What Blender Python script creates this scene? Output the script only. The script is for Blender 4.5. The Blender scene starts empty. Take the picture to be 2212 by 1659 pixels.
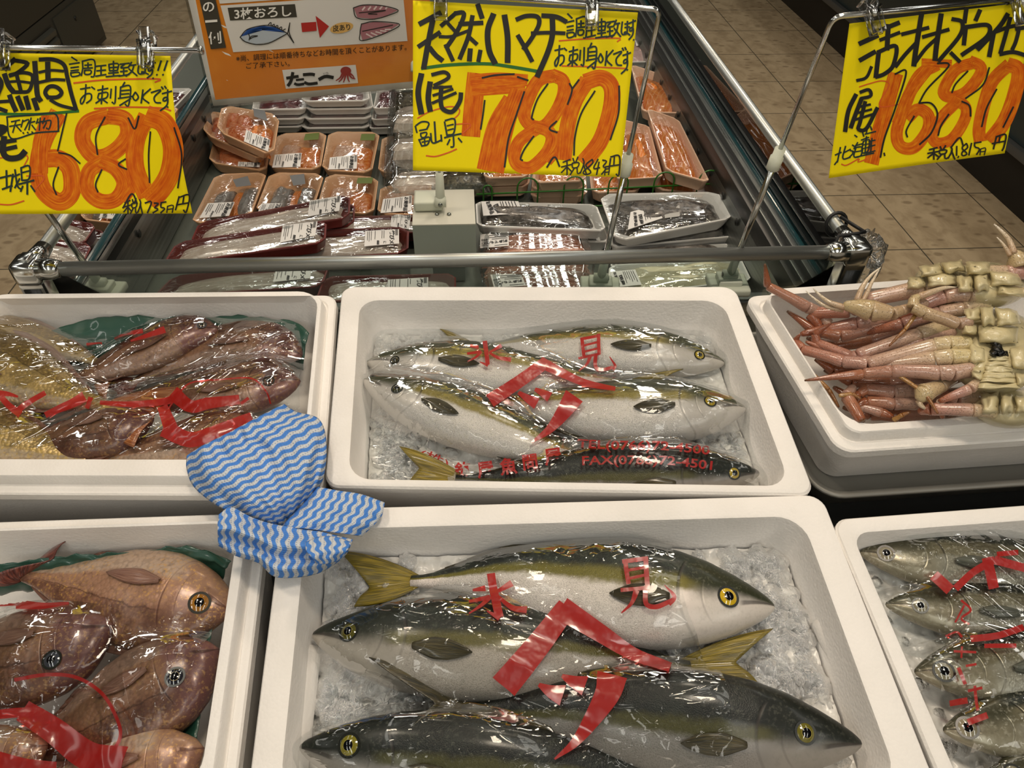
import bpy, bmesh, math, random
from mathutils import Vector as V, Matrix, noise
random.seed(7)
sc = bpy.context.scene
COL = sc.collection
F, CX, CY = 1534.0, 1106.0, 829.5
CAM = V((0, 0, 1.55))
CXV, CUP, CFW = V((.9979, -.0631, .0167)).normalized(), V((.0319, .6945, .7188)).normalized(), V((.0570, .7167, -.6950)).normalized()
CXV = CFW.cross(CUP).normalized(); CUP = CXV.cross(CFW).normalized()
def ray(p): return CXV*((p[0]-CX)/F) - CUP*((p[1]-CY)/F) + CFW          # unit depth along the view axis
def proj(P):
    d = P-CAM; z = d.dot(CFW)
    return (CX+F*d.dot(CXV)/z, CY-F*d.dot(CUP)/z)
def atd(p, d): return CAM + ray(p)*d
def atz(p, z):
    r = ray(p); return CAM + r*((z-CAM.z)/r.z)
def aty(p, y):
    r = ray(p); return CAM + r*(y/r.y)
def onpl(p, P0, n):
    r = ray(p); return CAM + r*((P0-CAM).dot(n)/r.dot(n))
def lerp(a, b, t): return a+(b-a)*t
def sm(x, a, b):
    t = min(1, max(0, (x-a)/(b-a))); return t*t*(3-2*t)
def interp(tab, x):
    for (x0, y0), (x1, y1) in zip(tab, tab[1:]):
        if x <= x1: return y0+(y1-y0)*max(0, (x-x0))/(x1-x0)
    return tab[-1][1]
def cat(pts, n):
    """Catmull-Rom through vectors, n samples by arc length -> list"""
    P = [V(p) for p in pts]
    if len(P) == 2: return [P[0].lerp(P[1], i/(n-1)) for i in range(n)]
    E = [P[0]*2-P[1]]+P+[P[-1]*2-P[-2]]
    raw = []
    for i in range(1, len(E)-2):
        for k in range(16):
            t = k/16; a, b, c, d = E[i-1], E[i], E[i+1], E[i+2]
            raw.append(.5*((2*b)+(c-a)*t+(2*a-5*b+4*c-d)*t*t+(3*b-a-3*c+d)*t**3))
    raw.append(P[-1])
    L = [0]
    for a, b in zip(raw, raw[1:]): L.append(L[-1]+(b-a).length)
    out = []; j = 0
    for i in range(n):
        s = L[-1]*i/(n-1)
        while j < len(L)-2 and L[j+1] < s: j += 1
        t = (s-L[j])/max(1e-9, L[j+1]-L[j]); out.append(raw[j].lerp(raw[j+1], min(1, t)))
    return out
# ---------- objects
def mesh(name, verts, faces, mat, parent=None, uv=None, smooth=True, fm=None):
    me = bpy.data.meshes.new(name)
    me.from_pydata([tuple(v) for v in verts], [], faces); 
    for m in (mat if isinstance(mat, (list, tuple)) else [mat]): me.materials.append(m)
    if fm: me.polygons.foreach_set('material_index', fm)
    if uv:
        l = me.uv_layers.new(name='UVMap'); me.update()
        for lp in me.loops: l.data[lp.index].uv = uv[lp.vertex_index]
    if smooth: me.polygons.foreach_set('use_smooth', [True]*len(me.polygons))
    me.update()
    o = bpy.data.objects.new(name, me); COL.objects.link(o)
    if parent is not None:
        o.parent = parent
        w = parent.matrix_basis.translation.copy(); p = parent.parent
        while p is not None: w += p.matrix_basis.translation; p = p.parent
        me.transform(Matrix.Translation(-w))
    else:
        c = V((0, 0, 0))
        n = len(me.vertices)
        xs = [v.co for v in me.vertices]
        c = V((sum(v.x for v in xs)/n, sum(v.y for v in xs)/n, min(v.z for v in xs)))
        me.transform(Matrix.Translation(-c)); o.location = c
    return o
def tag(o, label, cat_, group=None, kind=None):
    if label: o['label'] = label
    if cat_: o['category'] = cat_
    if group: o['group'] = group
    if kind: o['kind'] = kind
    return o
def thing(name, label, cat_, loc, group=None):
    o = bpy.data.objects.new(name, None); COL.objects.link(o); o.location = loc; o.empty_display_size = .05
    return tag(o, label, cat_, group)
class MB:
    def __init__(s): s.v = []; s.f = []; s.uv = []; s.m = []
    def add(s, v, f, uv=None, m=0):
        b = len(s.v); s.v += [V(x) for x in v]; s.f += [tuple(i+b for i in q) for q in f]; s.m += [m]*len(f)
        s.uv += uv if uv else [(0, 0)]*len(v); return s
    def box(s, O, a, b, c, m=0, bev=0):
        """box from corner O with edge vectors a,b,c (bevelled by bev)"""
        if bev <= 0:
            P = [O, O+a, O+a+b, O+b]; P += [p+c for p in P]
            return s.add(P, [(0, 3, 2, 1), (4, 5, 6, 7), (0, 1, 5, 4), (1, 2, 6, 5), (2, 3, 7, 6), (3, 0, 4, 7)], None, m)
        bm = bmesh.new(); P = [O, O+a, O+a+b, O+b]; P += [p+c for p in P]
        vs = [bm.verts.new(p) for p in P]
        for q in [(0, 3, 2, 1), (4, 5, 6, 7), (0, 1, 5, 4), (1, 2, 6, 5), (2, 3, 7, 6), (3, 0, 4, 7)]: bm.faces.new([vs[i] for i in q])
        bmesh.ops.bevel(bm, geom=bm.edges[:], offset=bev, segments=2, affect='EDGES', profile=.6)
        bm.verts.index_update()
        s.add([v.co.copy() for v in bm.verts], [[v.index for v in f.verts] for f in bm.faces], None, m); bm.free(); return s
    def tube(s, pts, r, n=10, m=0, cap=True):
        """swept tube; r number or list"""
        P = [V(p) for p in pts]; k = len(P); R = r if isinstance(r, (list, tuple)) else [r]*k
        T = [(P[min(i+1, k-1)]-P[max(i-1, 0)]).normalized() for i in range(k)]
        ref = V((0, 0, 1)) if abs(T[0].z) < .9 else V((1, 0, 0))
        v = []; uv = []; f = []
        x = T[0].cross(ref).normalized()
        for i in range(k):
            x = (x-T[i]*x.dot(T[i])).normalized(); y = T[i].cross(x)
            for j in range(n):
                a = 2*math.pi*j/n; v.append(P[i]+(x*math.cos(a)+y*math.sin(a))*R[i]); uv.append((i/(k-1), j/n))
        for i in range(k-1):
            for j in range(n): f.append((i*n+j, i*n+(j+1) % n, (i+1)*n+(j+1) % n, (i+1)*n+j))
        if cap: f += [tuple(range(n))[::-1], tuple(range((k-1)*n, k*n))]
        return s.add(v, f, uv, m)
    def grid(s, fn, nu, nv, m=0):
        v = []; uv = []; f = []
        for j in range(nv):
            for i in range(nu):
                a, b = i/(nu-1), j/(nv-1); v.append(fn(a, b)); uv.append((a, b))
        for j in range(nv-1):
            for i in range(nu-1): q = j*nu+i; f.append((q, q+1, q+nu+1, q+nu))
        return s.add(v, f, uv, m)
    def build(s, name, mat, parent=None, smooth=True): return mesh(name, s.v, s.f, mat, parent, s.uv, smooth, s.m)
def wnorm(o):
    bm = bmesh.new(); bm.from_mesh(o.data); bmesh.ops.recalc_face_normals(bm, faces=bm.faces[:]); bm.to_mesh(o.data); bm.free(); return o
def solid(o, t, off=0):
    m = o.modifiers.new('thickness', 'SOLIDIFY'); m.thickness = t; m.offset = off; return o
def flat(o, ang=30):
    """smooth faces, sharp edges above ang"""
    me = o.data; bm = bmesh.new(); bm.from_mesh(me)
    for e in bm.edges:
        e.smooth = not (len(e.link_faces) == 2 and e.calc_face_angle(0) > math.radians(ang))
    bm.to_mesh(me); bm.free(); return o
# ---------- materials
def lin(c):
    if isinstance(c, str): c = tuple(int(c[i:i+2], 16)/255 for i in (0, 2, 4))
    return tuple((x/12.92 if x <= .04045 else ((x+.055)/1.055)**2.4) for x in c)+(1,)
class NT:
    """tiny node-tree writer"""
    def __init__(s, name):
        s.mat = bpy.data.materials.new(name); s.mat.use_nodes = True; s.t = s.mat.node_tree; s.t.nodes.clear()
        s.out = s.n('ShaderNodeOutputMaterial')
    def n(s, ty, props=None, **ins):
        nd = s.t.nodes.new(ty)
        for k, v in (props or {}).items(): setattr(nd, k, v)
        for k, v in ins.items(): s.set(nd, k, v)
        return nd
    def set(s, nd, k, v):
        key = int(k[1:]) if k[0] == 'i' and k[1:].isdigit() else k.replace('_', ' ')
        sk = nd.inputs[key]
        if isinstance(v, bpy.types.NodeSocket): s.t.links.new(v, sk)
        elif isinstance(v, bpy.types.Node): s.t.links.new(v.outputs[0], sk)
        else:
            if hasattr(sk.default_value, '__len__') and not hasattr(v, '__len__'): v = [v]*len(sk.default_value)
            sk.default_value = v
    def math(s, op, a, b=0, c=0, clamp=False): 
        nd = s.n('ShaderNodeMath', {'operation': op, 'use_clamp': clamp}); s.set(nd, 'i0', a); s.set(nd, 'i1', b); s.set(nd, 'i2', c); return nd.outputs[0]
    def step(s, x, a, b):
        nd = s.n('ShaderNodeMapRange', {'interpolation_type': 'SMOOTHSTEP'}); s.set(nd, 'i0', x); s.set(nd, 'i1', a); s.set(nd, 'i2', b); nd.inputs[3].default_value = 0; nd.inputs[4].default_value = 1; return nd.outputs[0]
    def band(s, x, c, w, soft): return s.math('SUBTRACT', 1, s.step(s.math('ABSOLUTE', s.math('SUBTRACT', x, c)), w, w+soft))
    def mix(s, f, a, b, mode='MIX'):
        nd = s.n('ShaderNodeMix', {'data_type': 'RGBA', 'blend_type': mode}); s.set(nd, 'i0', f)
        for i, v in ((6, a), (7, b)):
            if isinstance(v, str): v = lin(v)
            s.set(nd, 'i%d' % i, v)
        return nd.outputs[2]
    def ramp(s, f, stops, interp='LINEAR'):
        nd = s.n('ShaderNodeValToRGB'); s.set(nd, 'i0', f); r = nd.color_ramp; r.interpolation = interp
        while len(r.elements) < len(stops): r.elements.new(.5)
        for e, (p, c) in zip(r.elements, stops): e.position = p; e.color = lin(c) if isinstance(c, str) else c
        return nd.outputs[0]
    def obj(s): return s.n('ShaderNodeTexCoord').outputs['Object']
    def uv(s): return s.n('ShaderNodeTexCoord').outputs['UV']
    def map(s, v, scale=(1, 1, 1), rot=(0, 0, 0)): return s.n('ShaderNodeMapping', Vector=v, Scale=scale, Rotation=rot).outputs[0]
    def xyz(s, v): return s.n('ShaderNodeSeparateXYZ', i0=v).outputs
    def noise(s, v, scale, detail=3, rough=.5, dist=0): return s.n('ShaderNodeTexNoise', Vector=v, Scale=scale, Detail=detail, Roughness=rough, Distortion=dist).outputs[0]
    def voro(s, v, scale, feature='F1', out=0, rnd=1): return s.n('ShaderNodeTexVoronoi', {'feature': feature}, Vector=v, Scale=scale, Randomness=rnd).outputs[out]
    def bump(s, h, strength, dist=.002, nrm=None):
        nd = s.n('ShaderNodeBump', Strength=strength, Distance=dist, Height=h)
        if nrm is not None: s.set(nd, 'Normal', nrm)
        return nd.outputs[0]
    def bsdf(s, **k):
        nd = s.n('ShaderNodeBsdfPrincipled')
        for kk, v in k.items():
            if isinstance(v, str): v = lin(v)
            s.set(nd, kk, v)
        return nd
    def done(s, sh): s.set(s.out, 'Surface', sh); return s.mat
_M = {}
def plain(c, rough=.5, metal=0, spec=.5, **k):
    key = (c, rough, metal, spec, tuple(sorted(k.items())))
    if key not in _M:
        t = NT('plain_%d' % len(_M)); _M[key] = t.done(t.bsdf(Base_Color=c, Roughness=rough, Metallic=metal, Specular_IOR_Level=spec, **k))
    return _M[key]
def film_mat(name, tint='f4f6f6', rough=.05, wr=.5, scale=40, fac=1.0, haze=0.0):
    t = NT(name); o = t.obj()
    n1 = t.noise(t.map(o, (1, 2.2, 1), (0, 0, .5)), scale*.35, 3, .5, .8)
    r1 = t.math('ABSOLUTE', t.math('SUBTRACT', t.noise(t.map(o, (1, 3.2, 1), (0, 0, .6)), scale*.45, 2, .4, 1.5), .5))
    h = t.math('ADD', t.math('MULTIPLY', n1, .5), t.math('MULTIPLY', t.math('SUBTRACT', 1, t.step(r1, 0, .035)), .45))
    b = t.bump(h, wr, .012)
    fr = t.n('ShaderNodeFresnel', IOR=1.5, Normal=b).outputs[0]
    g = t.n('ShaderNodeBsdfGlossy', Color=(1, 1, 1, 1), Roughness=rough, Normal=b)
    tr = t.n('ShaderNodeBsdfTransparent', Color=lin(tint))
    base = tr
    if haze > 0:
        d = t.n('ShaderNodeBsdfDiffuse', Color=(.9, .9, .88, 1)); m0 = t.n('ShaderNodeMixShader', i0=haze); t.set(m0, 'i1', tr); t.set(m0, 'i2', d); base = m0
    m = t.n('ShaderNodeMixShader', i0=t.math('MULTIPLY', fr, fac, 0, True)); t.set(m, 'i1', base); t.set(m, 'i2', g)
    return t.done(m.outputs[0])
# ---------------------------------------------------------------- camera / light
cd = bpy.data.cameras.new('camera'); co = bpy.data.objects.new('camera', cd); COL.objects.link(co)
cd.sensor_width = 36; cd.lens = 36*F/2212; cd.clip_start = .02
co.matrix_world = Matrix(((CXV.x, CUP.x, -CFW.x, 0), (CXV.y, CUP.y, -CFW.y, 0), (CXV.z, CUP.z, -CFW.z, 1.55), (0, 0, 0, 1)))
sc.camera = co
# ---------------------------------------------------------------- polystyrene
def m_foam():
    t = NT('polystyrene'); o = t.obj()
    vo = t.voro(o, 260); n = t.noise(o, 60, 3)
    x = t.xyz(o); vent = t.math('MULTIPLY', t.math('SUBTRACT', 1, t.step(t.voro(o, 27, 'F1', 0, .25), .14, .17)), t.math('SINE', t.math('MULTIPLY', t.math('ADD', x[0], x[2]), 3600)))
    h = t.math('ADD', t.math('ADD', t.math('MULTIPLY', vo, -.6), t.math('MULTIPLY', n, .35)), t.math('MULTIPLY', vent, .35))
    c = t.mix(t.step(t.noise(o, 9, 4), .3, .75), 'efebe6', 'e4e0da')
    return t.done(t.bsdf(Base_Color=c, Roughness=.62, Specular_IOR_Level=.35, Normal=t.bump(h, .2, .003)))
FOAM = m_foam()
class Box:
    """local frame of a fish box: u to the right, v to the viewer, n up; origin at the back left rim corner"""
    def __init__(s, O, U, Vv, N): s.O, s.U, s.V, s.N = O, U, Vv, N
    def P(s, u, v, n=0): return s.O+s.U*u+s.V*v+s.N*n
    def px(s, p, n=0):
        Q = onpl(p, s.O+s.N*n, s.N)-s.O
        # oblique basis
        a, b, c = s.U.dot(s.U), s.U.dot(s.V), s.V.dot(s.V); d, e = Q.dot(s.U), Q.dot(s.V)
        D = a*c-b*b; return ((d*c-e*b)/D, (e*a-d*b)/D)
    def W(s, p, n=0): return onpl(p, s.O+s.N*n, s.N)
    def loc(s, P):
        Q = P-s.O; n = Q.dot(s.N); Q = Q-s.N*n
        b = s.U.dot(s.V); d, e = Q.dot(s.U), Q.dot(s.V); D = 1-b*b
        return ((d-e*b)/D, (e-d*b)/D, n)
N0 = V((-.0671, -.1433, .9874)).normalized()
B0 = V((-.181, .540, .863))
def frame(tl, tr, bl=None, br=None, off=0, W=None):
    P0 = B0+N0*off
    q = lambda p: onpl(p, P0, N0) if p else None
    A, B, C_, D = q(tl), q(tr), q(bl), q(br)
    U = (B-A).normalized()
    if W: A = B-U*W
    vs = []
    if C_ is not None: vs.append((C_-A).normalized())
    if D is not None: vs.append((D-B).normalized())
    Vv = sum(vs, V((0, 0, 0))).normalized()
    bx = Box(A, U, Vv, N0); bx.w = (B-A).length; return bx
def rring(bx, u0, u1, v0, v1, r, n, k=6):
    out = []
    for (cu, cv, a0) in ((u1-r, v0+r, -90), (u1-r, v1-r, 0), (u0+r, v1-r, 90), (u0+r, v0+r, 180)):
        for i in range(k+1):
            a = math.radians(a0+90*i/k); out.append(bx.P(cu+r*math.cos(a), cv+r*math.sin(a), n))
    return out
def foam_box(bx, D, inner, label, stepped=False, depth=.162, floor=-.115, ri=.03, name='polystyrene_fish_box', group=None):
    W = bx.w; u0, u1, v0, v1 = inner
    mb = MB()
    def R(i, n, r): return rring(bx, i, W-i, i, D-i, r, n)
    def I(i, n, r): return rring(bx, u0+i, u1-i, v0+i, v1-i, r, n)
    if stepped:
        rings = [R(.03, -depth, .02), R(.008, -.032, .02), R(0, -.030, .02), R(.0, -.018, .02), R(.002, -.016, .02), R(.011, -.0155, .018), R(.0125, -.0175, .018), R(.0145, -.0175, .018), R(.0165, -.002, .016), R(.018, 0, .016)]
    else:
        rings = [R(.022, -depth, .02), R(.003, -.02, .018), R(.0, -.012, .018), R(0, -.004, .018), R(.002, -.001, .018), R(.005, 0, .018)]
    rings += [I(-.004, 0, ri+.004), I(-.001, -.001, ri), I(0, -.005, ri), I(.011, floor+.01, ri), I(.018, floor, ri)]
    n = len(rings[0]); v = [p for r in rings for p in r]; f = [tuple(range(n))]
    for k in range(len(rings)-1):
        for j in range(n): f.append((k*n+j, k*n+(j+1) % n, (k+1)*n+(j+1) % n, (k+1)*n+j))
    f.append(tuple(range((len(rings)-1)*n, len(rings)*n))[::-1])
    root = thing(name, label, 'fish box', bx.P(W/2, D/2, -depth), group)
    o = mesh('shell', v, f, FOAM, root); wnorm(o); flat(o, 32)
    root['_'] = 0; del root['_']
    bx.D, bx.inner, bx.floor, bx.root = D, inner, floor, root
    return root
def inn(bx, tl, tr, br, bl):
    q = [bx.px(p) for p in (tl, tr, br, bl)]
    return ((q[0][0]+q[3][0])/2, (q[1][0]+q[2][0])/2, (q[0][1]+q[1][1])/2, (q[2][1]+q[3][1])/2)
UH = frame((738, 617), (1588, 617), (699, 1053), (1765, 1071))
LH = frame((610, 1099), (1776, 1066), (530, 1659), (2022, 1659), .0)
UL = frame((-100, 628), (722, 620), None, (690, 1040), 0, .58)
LL = frame((0, 1113), (572, 1093), None, (500, 1659), -.012, .58)
AJ = frame((1796, 1120), (2212, 1089), (2022, 1659), None, 0)
CR = frame((1612, 622), (2212, 581), (1822, 962), None, .012)
AJ.w = .5; CR.w = .5
BX = dict(UH=UH, LH=LH, UL=UL, LL=LL, AJ=AJ, CR=CR)
foam_box(UH, .343, inn(UH, (780, 648), (1573, 650), (1692, 1052), (752, 1028)), 'white polystyrene box of five yellowtail on ice, just in front of the chrome rail', ri=.028)
foam_box(LH, .345, (LH.px((652, 1250))[0], LH.px((1706, 1114))[0]+.012, LH.px((1100, 1133))[1], .30), 'white polystyrene box of four larger yellowtail at the front centre', ri=.03)
foam_box(UL, .345, (.045, UL.px((684, 655))[0], UL.px((400, 640))[1]-.004, UL.px((200, 990))[1]), 'stepped white polystyrene box of sea bream at the rear left, behind the blue cloth', True)
foam_box(LL, .345, (.045, LL.px((502, 1205))[0], LL.px((250, 1139))[1], .30), 'stepped white polystyrene box of pinkish sea bream at the front left', True, depth=.15)
foam_box(AJ, .345, (AJ.px((1846, 1160))[0], AJ.w-.03, AJ.px((2000, 1141))[1], .31), 'white polystyrene box of small silver horse mackerel at the front right', ri=.018)
foam_box(CR, CR.px((2000, 950))[1], (CR.px((1763, 806))[0], CR.w-.04, CR.px((1950, 610))[1], CR.px((2000, 905))[1]), 'stepped white polystyrene box heaped with upturned crabs at the right', True, depth=.13)
def rib(bx, a, b, r, n):
    A, B = bx.W(a, n), bx.W(b, n)
    mb = MB(); L = B-A
    mb.tube([A-L*.0, A+L*.02, A+L*.06, A+L*.5, B-L*.06, B-L*.02, B], [r*.5, r*.85, r, r, r, r*.85, r*.5], 12)
    mb.build('inner_rib', FOAM, bx.root)
rib(UH, (1588, 800), (1648, 935), .013, -.055)
rib(LH, (1775, 1335), (1905, 1610), .014, -.05)
rib(LH, (668, 1395), (628, 1720), .014, -.05)
# ---------------------------------------------------------------- ice
def m_ice():
    t = NT('crushed_ice'); o = t.obj()
    b = t.bump(t.noise(o, 170, 4, .6, .8), .55, .005)
    fr = t.n('ShaderNodeFresnel', IOR=1.35, Normal=b).outputs[0]
    g = t.n('ShaderNodeBsdfGlossy', Color=(1, 1, 1, 1), Roughness=.06, Normal=b)
    tr = t.n('ShaderNodeBsdfTransparent', Color=(.93, .935, .935, 1))
    d = t.n('ShaderNodeBsdfDiffuse', Color=(.8, .8, .79, 1), Normal=b)
    m0 = t.n('ShaderNodeMixShader', i0=.2); t.set(m0, 'i1', tr); t.set(m0, 'i2', d)
    m = t.n('ShaderNodeMixShader', i0=t.math('ADD', fr, .04)); t.set(m, 'i1', m0); t.set(m, 'i2', g)
    return t.done(m.outputs[0])
ICE = m_ice()
def m_icebed():
    t = NT('ice_slush'); o = t.obj(); n = t.noise(o, 90, 5, .65, .6)
    return t.done(t.bsdf(Base_Color=t.mix(n, 'cbc9c3', 'efede8'), Roughness=.25, Normal=t.bump(t.voro(o, 90, 'SMOOTH_F1'), .8, .008)))
ICEBED = m_icebed()
_chunks = []
for k in range(7):
    bm = bmesh.new(); bmesh.ops.create_icosphere(bm, subdivisions=2, radius=1)
    off = V((k*3.1, k*1.7, 0))
    for v_ in bm.verts:
        d = noise.noise(v_.co*1.1+off)*.55+noise.noise(v_.co*2.6+off)*.25; v_.co *= 1+d
        v_.co.z *= .62
    bm.verts.index_update(); _chunks.append(([v_.co.copy() for v_ in bm.verts], [[v_.index for v_ in f.verts] for f in bm.faces])); bm.free()
def ice(bx, n0, count, region=None, label='', smin=.004, smax=.010, amp=.006):
    u0, u1, v0, v1 = bx.inner; mb = MB(); rnd = random.Random(count)
    e = .009
    mb.grid(lambda a, b: bx.P(u0+e+(u1-u0-2*e)*a, v0+e+(v1-v0-2*e)*b, n0-.001+amp*noise.noise(V((a*19, b*13, n0*50)))+.5*amp*noise.noise(V((a*47, b*31, 3)))), 90, 60, 1)
    k = 0
    while k < count:
        if region: 
            q = rnd.choice(region); p = (rnd.uniform(q[0], q[2]), rnd.uniform(q[1], q[3])); u, v = bx.px(p, n0)
        else: u, v = rnd.uniform(u0, u1), rnd.uniform(v0, v1)
        if not (u0+.014 < u < u1-.014 and v0+.014 < v < v1-.014): k += .2; continue
        k += 1
        vs, fs = rnd.choice(_chunks); s = rnd.uniform(smin, smax); M = Matrix.Rotation(rnd.uniform(0, 6.28), 3, 'Z') @ Matrix.Rotation(rnd.uniform(-.5, .5), 3, 'X')
        c = bx.P(u, v, n0+rnd.uniform(-.004, .005))
        mb.add([c+(lambda w: bx.U*w.x+bx.V*w.y+bx.N*w.z)(M @ q)*s for q in vs], fs, None, 0)
    o = mb.build('crushed_ice', [ICE, ICEBED]); tag(o, label, 'ice', None, 'stuff'); return o
ice(UH, -.066, 700, [(780, 690, 1000, 800), (780, 880, 900, 1040), (1050, 690, 1300, 740), (1450, 690, 1600, 780), (1500, 900, 1700, 1040), (760, 690, 1700, 1050)], 'crushed ice under the yellowtail in the middle box')
ice(LH, -.06, 1000, [(1400, 1160, 1790, 1500), (1400, 1160, 1790, 1500), (660, 1400, 900, 1600), (640, 1200, 900, 1400), (640, 1150, 1900, 1659)], 'crushed ice under the larger yellowtail in the front centre box', .005, .012)
ice(AJ, -.055, 120, None, 'crushed ice under the small silver horse mackerel')
# ---------------------------------------------------------------- fish
def m_fin(name, a, b, alpha=.0):
    t = NT(name); u = t.uv(); x = t.xyz(u)
    n = t.noise(t.map(u, (2, 42, 1)), 1, 2)
    c = t.mix(t.step(n, .35, .65), a, b)
    c = t.mix(t.math('MULTIPLY', t.step(x[0], .75, 1), .35), c, a)
    return t.done(t.bsdf(Base_Color=c, Roughness=.3, Coat_Weight=.4, Coat_Roughness=.15, Normal=t.bump(n, .6, .003)))
FIN_Y = m_fin('fin_yellow_olive', '5a5018', '9a8526')
FIN_D = m_fin('fin_dark_olive', '24241c', '5a5030')
FIN_R = m_fin('fin_red_brown', '4a1f1c', '8a4a3a')
FIN_O = m_fin('fin_orange', '8a4a28', 'b87a48')
FIN_G = m_fin('fin_grey', '3e4038', '77786a')
def m_fish(name, back, mid, stripe, belly, head=None, edge=(.52, .64), scale=760, rough=.32, metal=.15, speck=None, speckamt=.5, gill='2a2420', gw=.7, lateral=None, mottle=.15):
    t = NT(name); u = t.uv(); s, v, _ = t.xyz(u); o = t.obj()
    vv = t.math('ADD', v, t.math('MULTIPLY', t.math('SUBTRACT', t.noise(o, 34, 5, .62), .5), .16))
    big = t.noise(o, 16, 3)
    bk = t.mix(t.step(t.noise(o, 48, 4, .6), .35, .7), back, mid)
    c = t.mix(t.step(vv, edge[0]-.06, edge[0]+.02), belly, stripe)
    c = t.mix(t.step(vv, edge[1]-.04, edge[1]+.06), c, bk)
    if head: c = t.mix(t.math('SUBTRACT', 1, t.step(t.math('ADD', s, t.math('MULTIPLY', big, .03)), .2, .27)), c, t.mix(t.step(vv, edge[0]-.15, edge[1]), head[0], head[1]))
    mot = t.noise(o, 120, 4, .65)
    c = t.mix(t.math('MULTIPLY', t.step(mot, .5, .75), mottle), c, gill)
    if speck:
        sp = t.math('MULTIPLY', t.step(t.noise(o, 260, 2, .6), .5, .7), speckamt); sp = t.math('MULTIPLY', sp, t.step(big, .3, .6)); c = t.mix(sp, c, speck)
    # gill cover edge, cheek line, mouth slit
    w = t.math('SUBTRACT', t.math('MULTIPLY', v, 2), .95)
    g1 = t.math('SUBTRACT', s, t.math('SUBTRACT', .262, t.math('MULTIPLY', t.math('MULTIPLY', w, w), .06)))
    l1 = t.math('MULTIPLY', t.band(g1, 0, .0012, .005), t.math('MULTIPLY', t.math('ADD', .3, t.math('MULTIPLY', t.step(v, .35, .6), .7)), t.math('SUBTRACT', 1, t.step(v, .72, .85))))
    g2 = t.math('SUBTRACT', s, t.math('SUBTRACT', .2, t.math('MULTIPLY', t.math('MULTIPLY', w, w), .07)))
    l2 = t.math('MULTIPLY', t.math('MULTIPLY', t.band(g2, 0, .0008, .004), .3), t.math('MULTIPLY', t.step(v, .1, .25), t.math('SUBTRACT', 1, t.step(v, .55, .7))))
    mv = t.math('ADD', t.math('MULTIPLY', s, -1.0), .5)
    l3 = t.math('MULTIPLY', t.band(t.math('SUBTRACT', v, mv), 0, .02, .04), t.math('SUBTRACT', 1, t.step(s, .085, .105)))
    ln = t.math('MINIMUM', t.math('ADD', t.math('ADD', l1, l2), l3), 1)
    c = t.mix(t.math('MULTIPLY', ln, gw), c, gill)
    body = t.step(s, .24, .29)
    if lateral:
        ll = t.math('MULTIPLY', t.band(t.math('ADD', vv, t.math('MULTIPLY', s, .12)), .69, .003, .012), body); c = t.mix(t.math('MULTIPLY', ll, .6), c, lateral)
    vo = t.voro(o, scale); sc_ = t.math('MULTIPLY', t.math('MULTIPLY', vo, body), 1)
    c = t.mix(t.math('MULTIPLY', t.math('MULTIPLY', t.step(vo, .45, .8), body), .22), c, '15120f')
    h = t.math('SUBTRACT', t.math('MULTIPLY', sc_, -.5), t.math('MULTIPLY', ln, .8))
    h = t.math('ADD', h, t.math('MULTIPLY', t.noise(o, 90, 3), .5))
    return t.done(t.bsdf(Base_Color=c, Roughness=rough, Metallic=metal, Specular_IOR_Level=.4, Coat_Weight=.25, Coat_Roughness=.16, Normal=t.bump(h, .24, .003)))
HAMA_L = m_fish('yellowtail_skin_silvery', '3c4032', '62644f', '877a3c', 'c6c0ba', ('c2bbb4', '474a33'), rough=.3, speck='b9b49c', speckamt=.3)
HAMA_D = m_fish('yellowtail_skin_green', '161b16', '2d352c', '6c6420', 'd6ccc4', ('cdc5bc', '2a2e1a'), edge=(.5, .60), rough=.38, speck='93937c', speckamt=.2)
HAMA_M = m_fish('yellowtail_skin_deep_green', '11150f', '262d25', '565020', 'a29a90', ('a59d92', '20241a'), edge=(.43, .54), rough=.4, speck='77786a', speckamt=.2)
HAMA_K = m_fish('yellowtail_skin_dark', '0d100e', '1e231f', '45421a', '7f7b76', ('88837c', '161a13'), edge=(.46, .56), rough=.4, speck='77786a', speckamt=.2)
TAI_P = m_fish('sea_bream_skin_pink', '6c4a3c', '946c56', 'a07a62', 'b09884', ('98765f', '7e5a4a'), edge=(.35, .6), scale=210, speck='c79a58', speckamt=.75, rough=.3, metal=.2, lateral='4a2c20', gill='4a2620', mottle=.4)
TAI_D = m_fish('sea_bream_skin_dusky', '57392f', '77533f', '84604a', '9a7c6c', ('7a5450', '5e3d3a'), edge=(.3, .6), scale=230, speck='b08a55', speckamt=.5, rough=.3, metal=.15, lateral='3a241a', gill='2c1614', mottle=.4)
TAI_G = m_fish('sea_bream_skin_golden', '7a6236', '94794a', 'a88e5a', 'b3a084', ('8c6650', '7a5848'), edge=(.3, .6), scale=230, speck='c9a95a', speckamt=.8, rough=.3, metal=.3, lateral='4a3a20', gill='4a3220', mottle=.35)
AJI = m_fish('horse_mackerel_skin', '20241e', '44473c', '7a735c', '989485', ('8f8772', '454332'), edge=(.5, .7), scale=420, speck='d0cbb8', speckamt=.6, rough=.26, metal=.3, lateral='5a5440', mottle=.35)
def m_eye(c): 
    return plain(c, .12, 0, .8, Coat_Weight=1.0, Coat_Roughness=.03)
PUPIL = m_eye('07080c'); 
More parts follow.
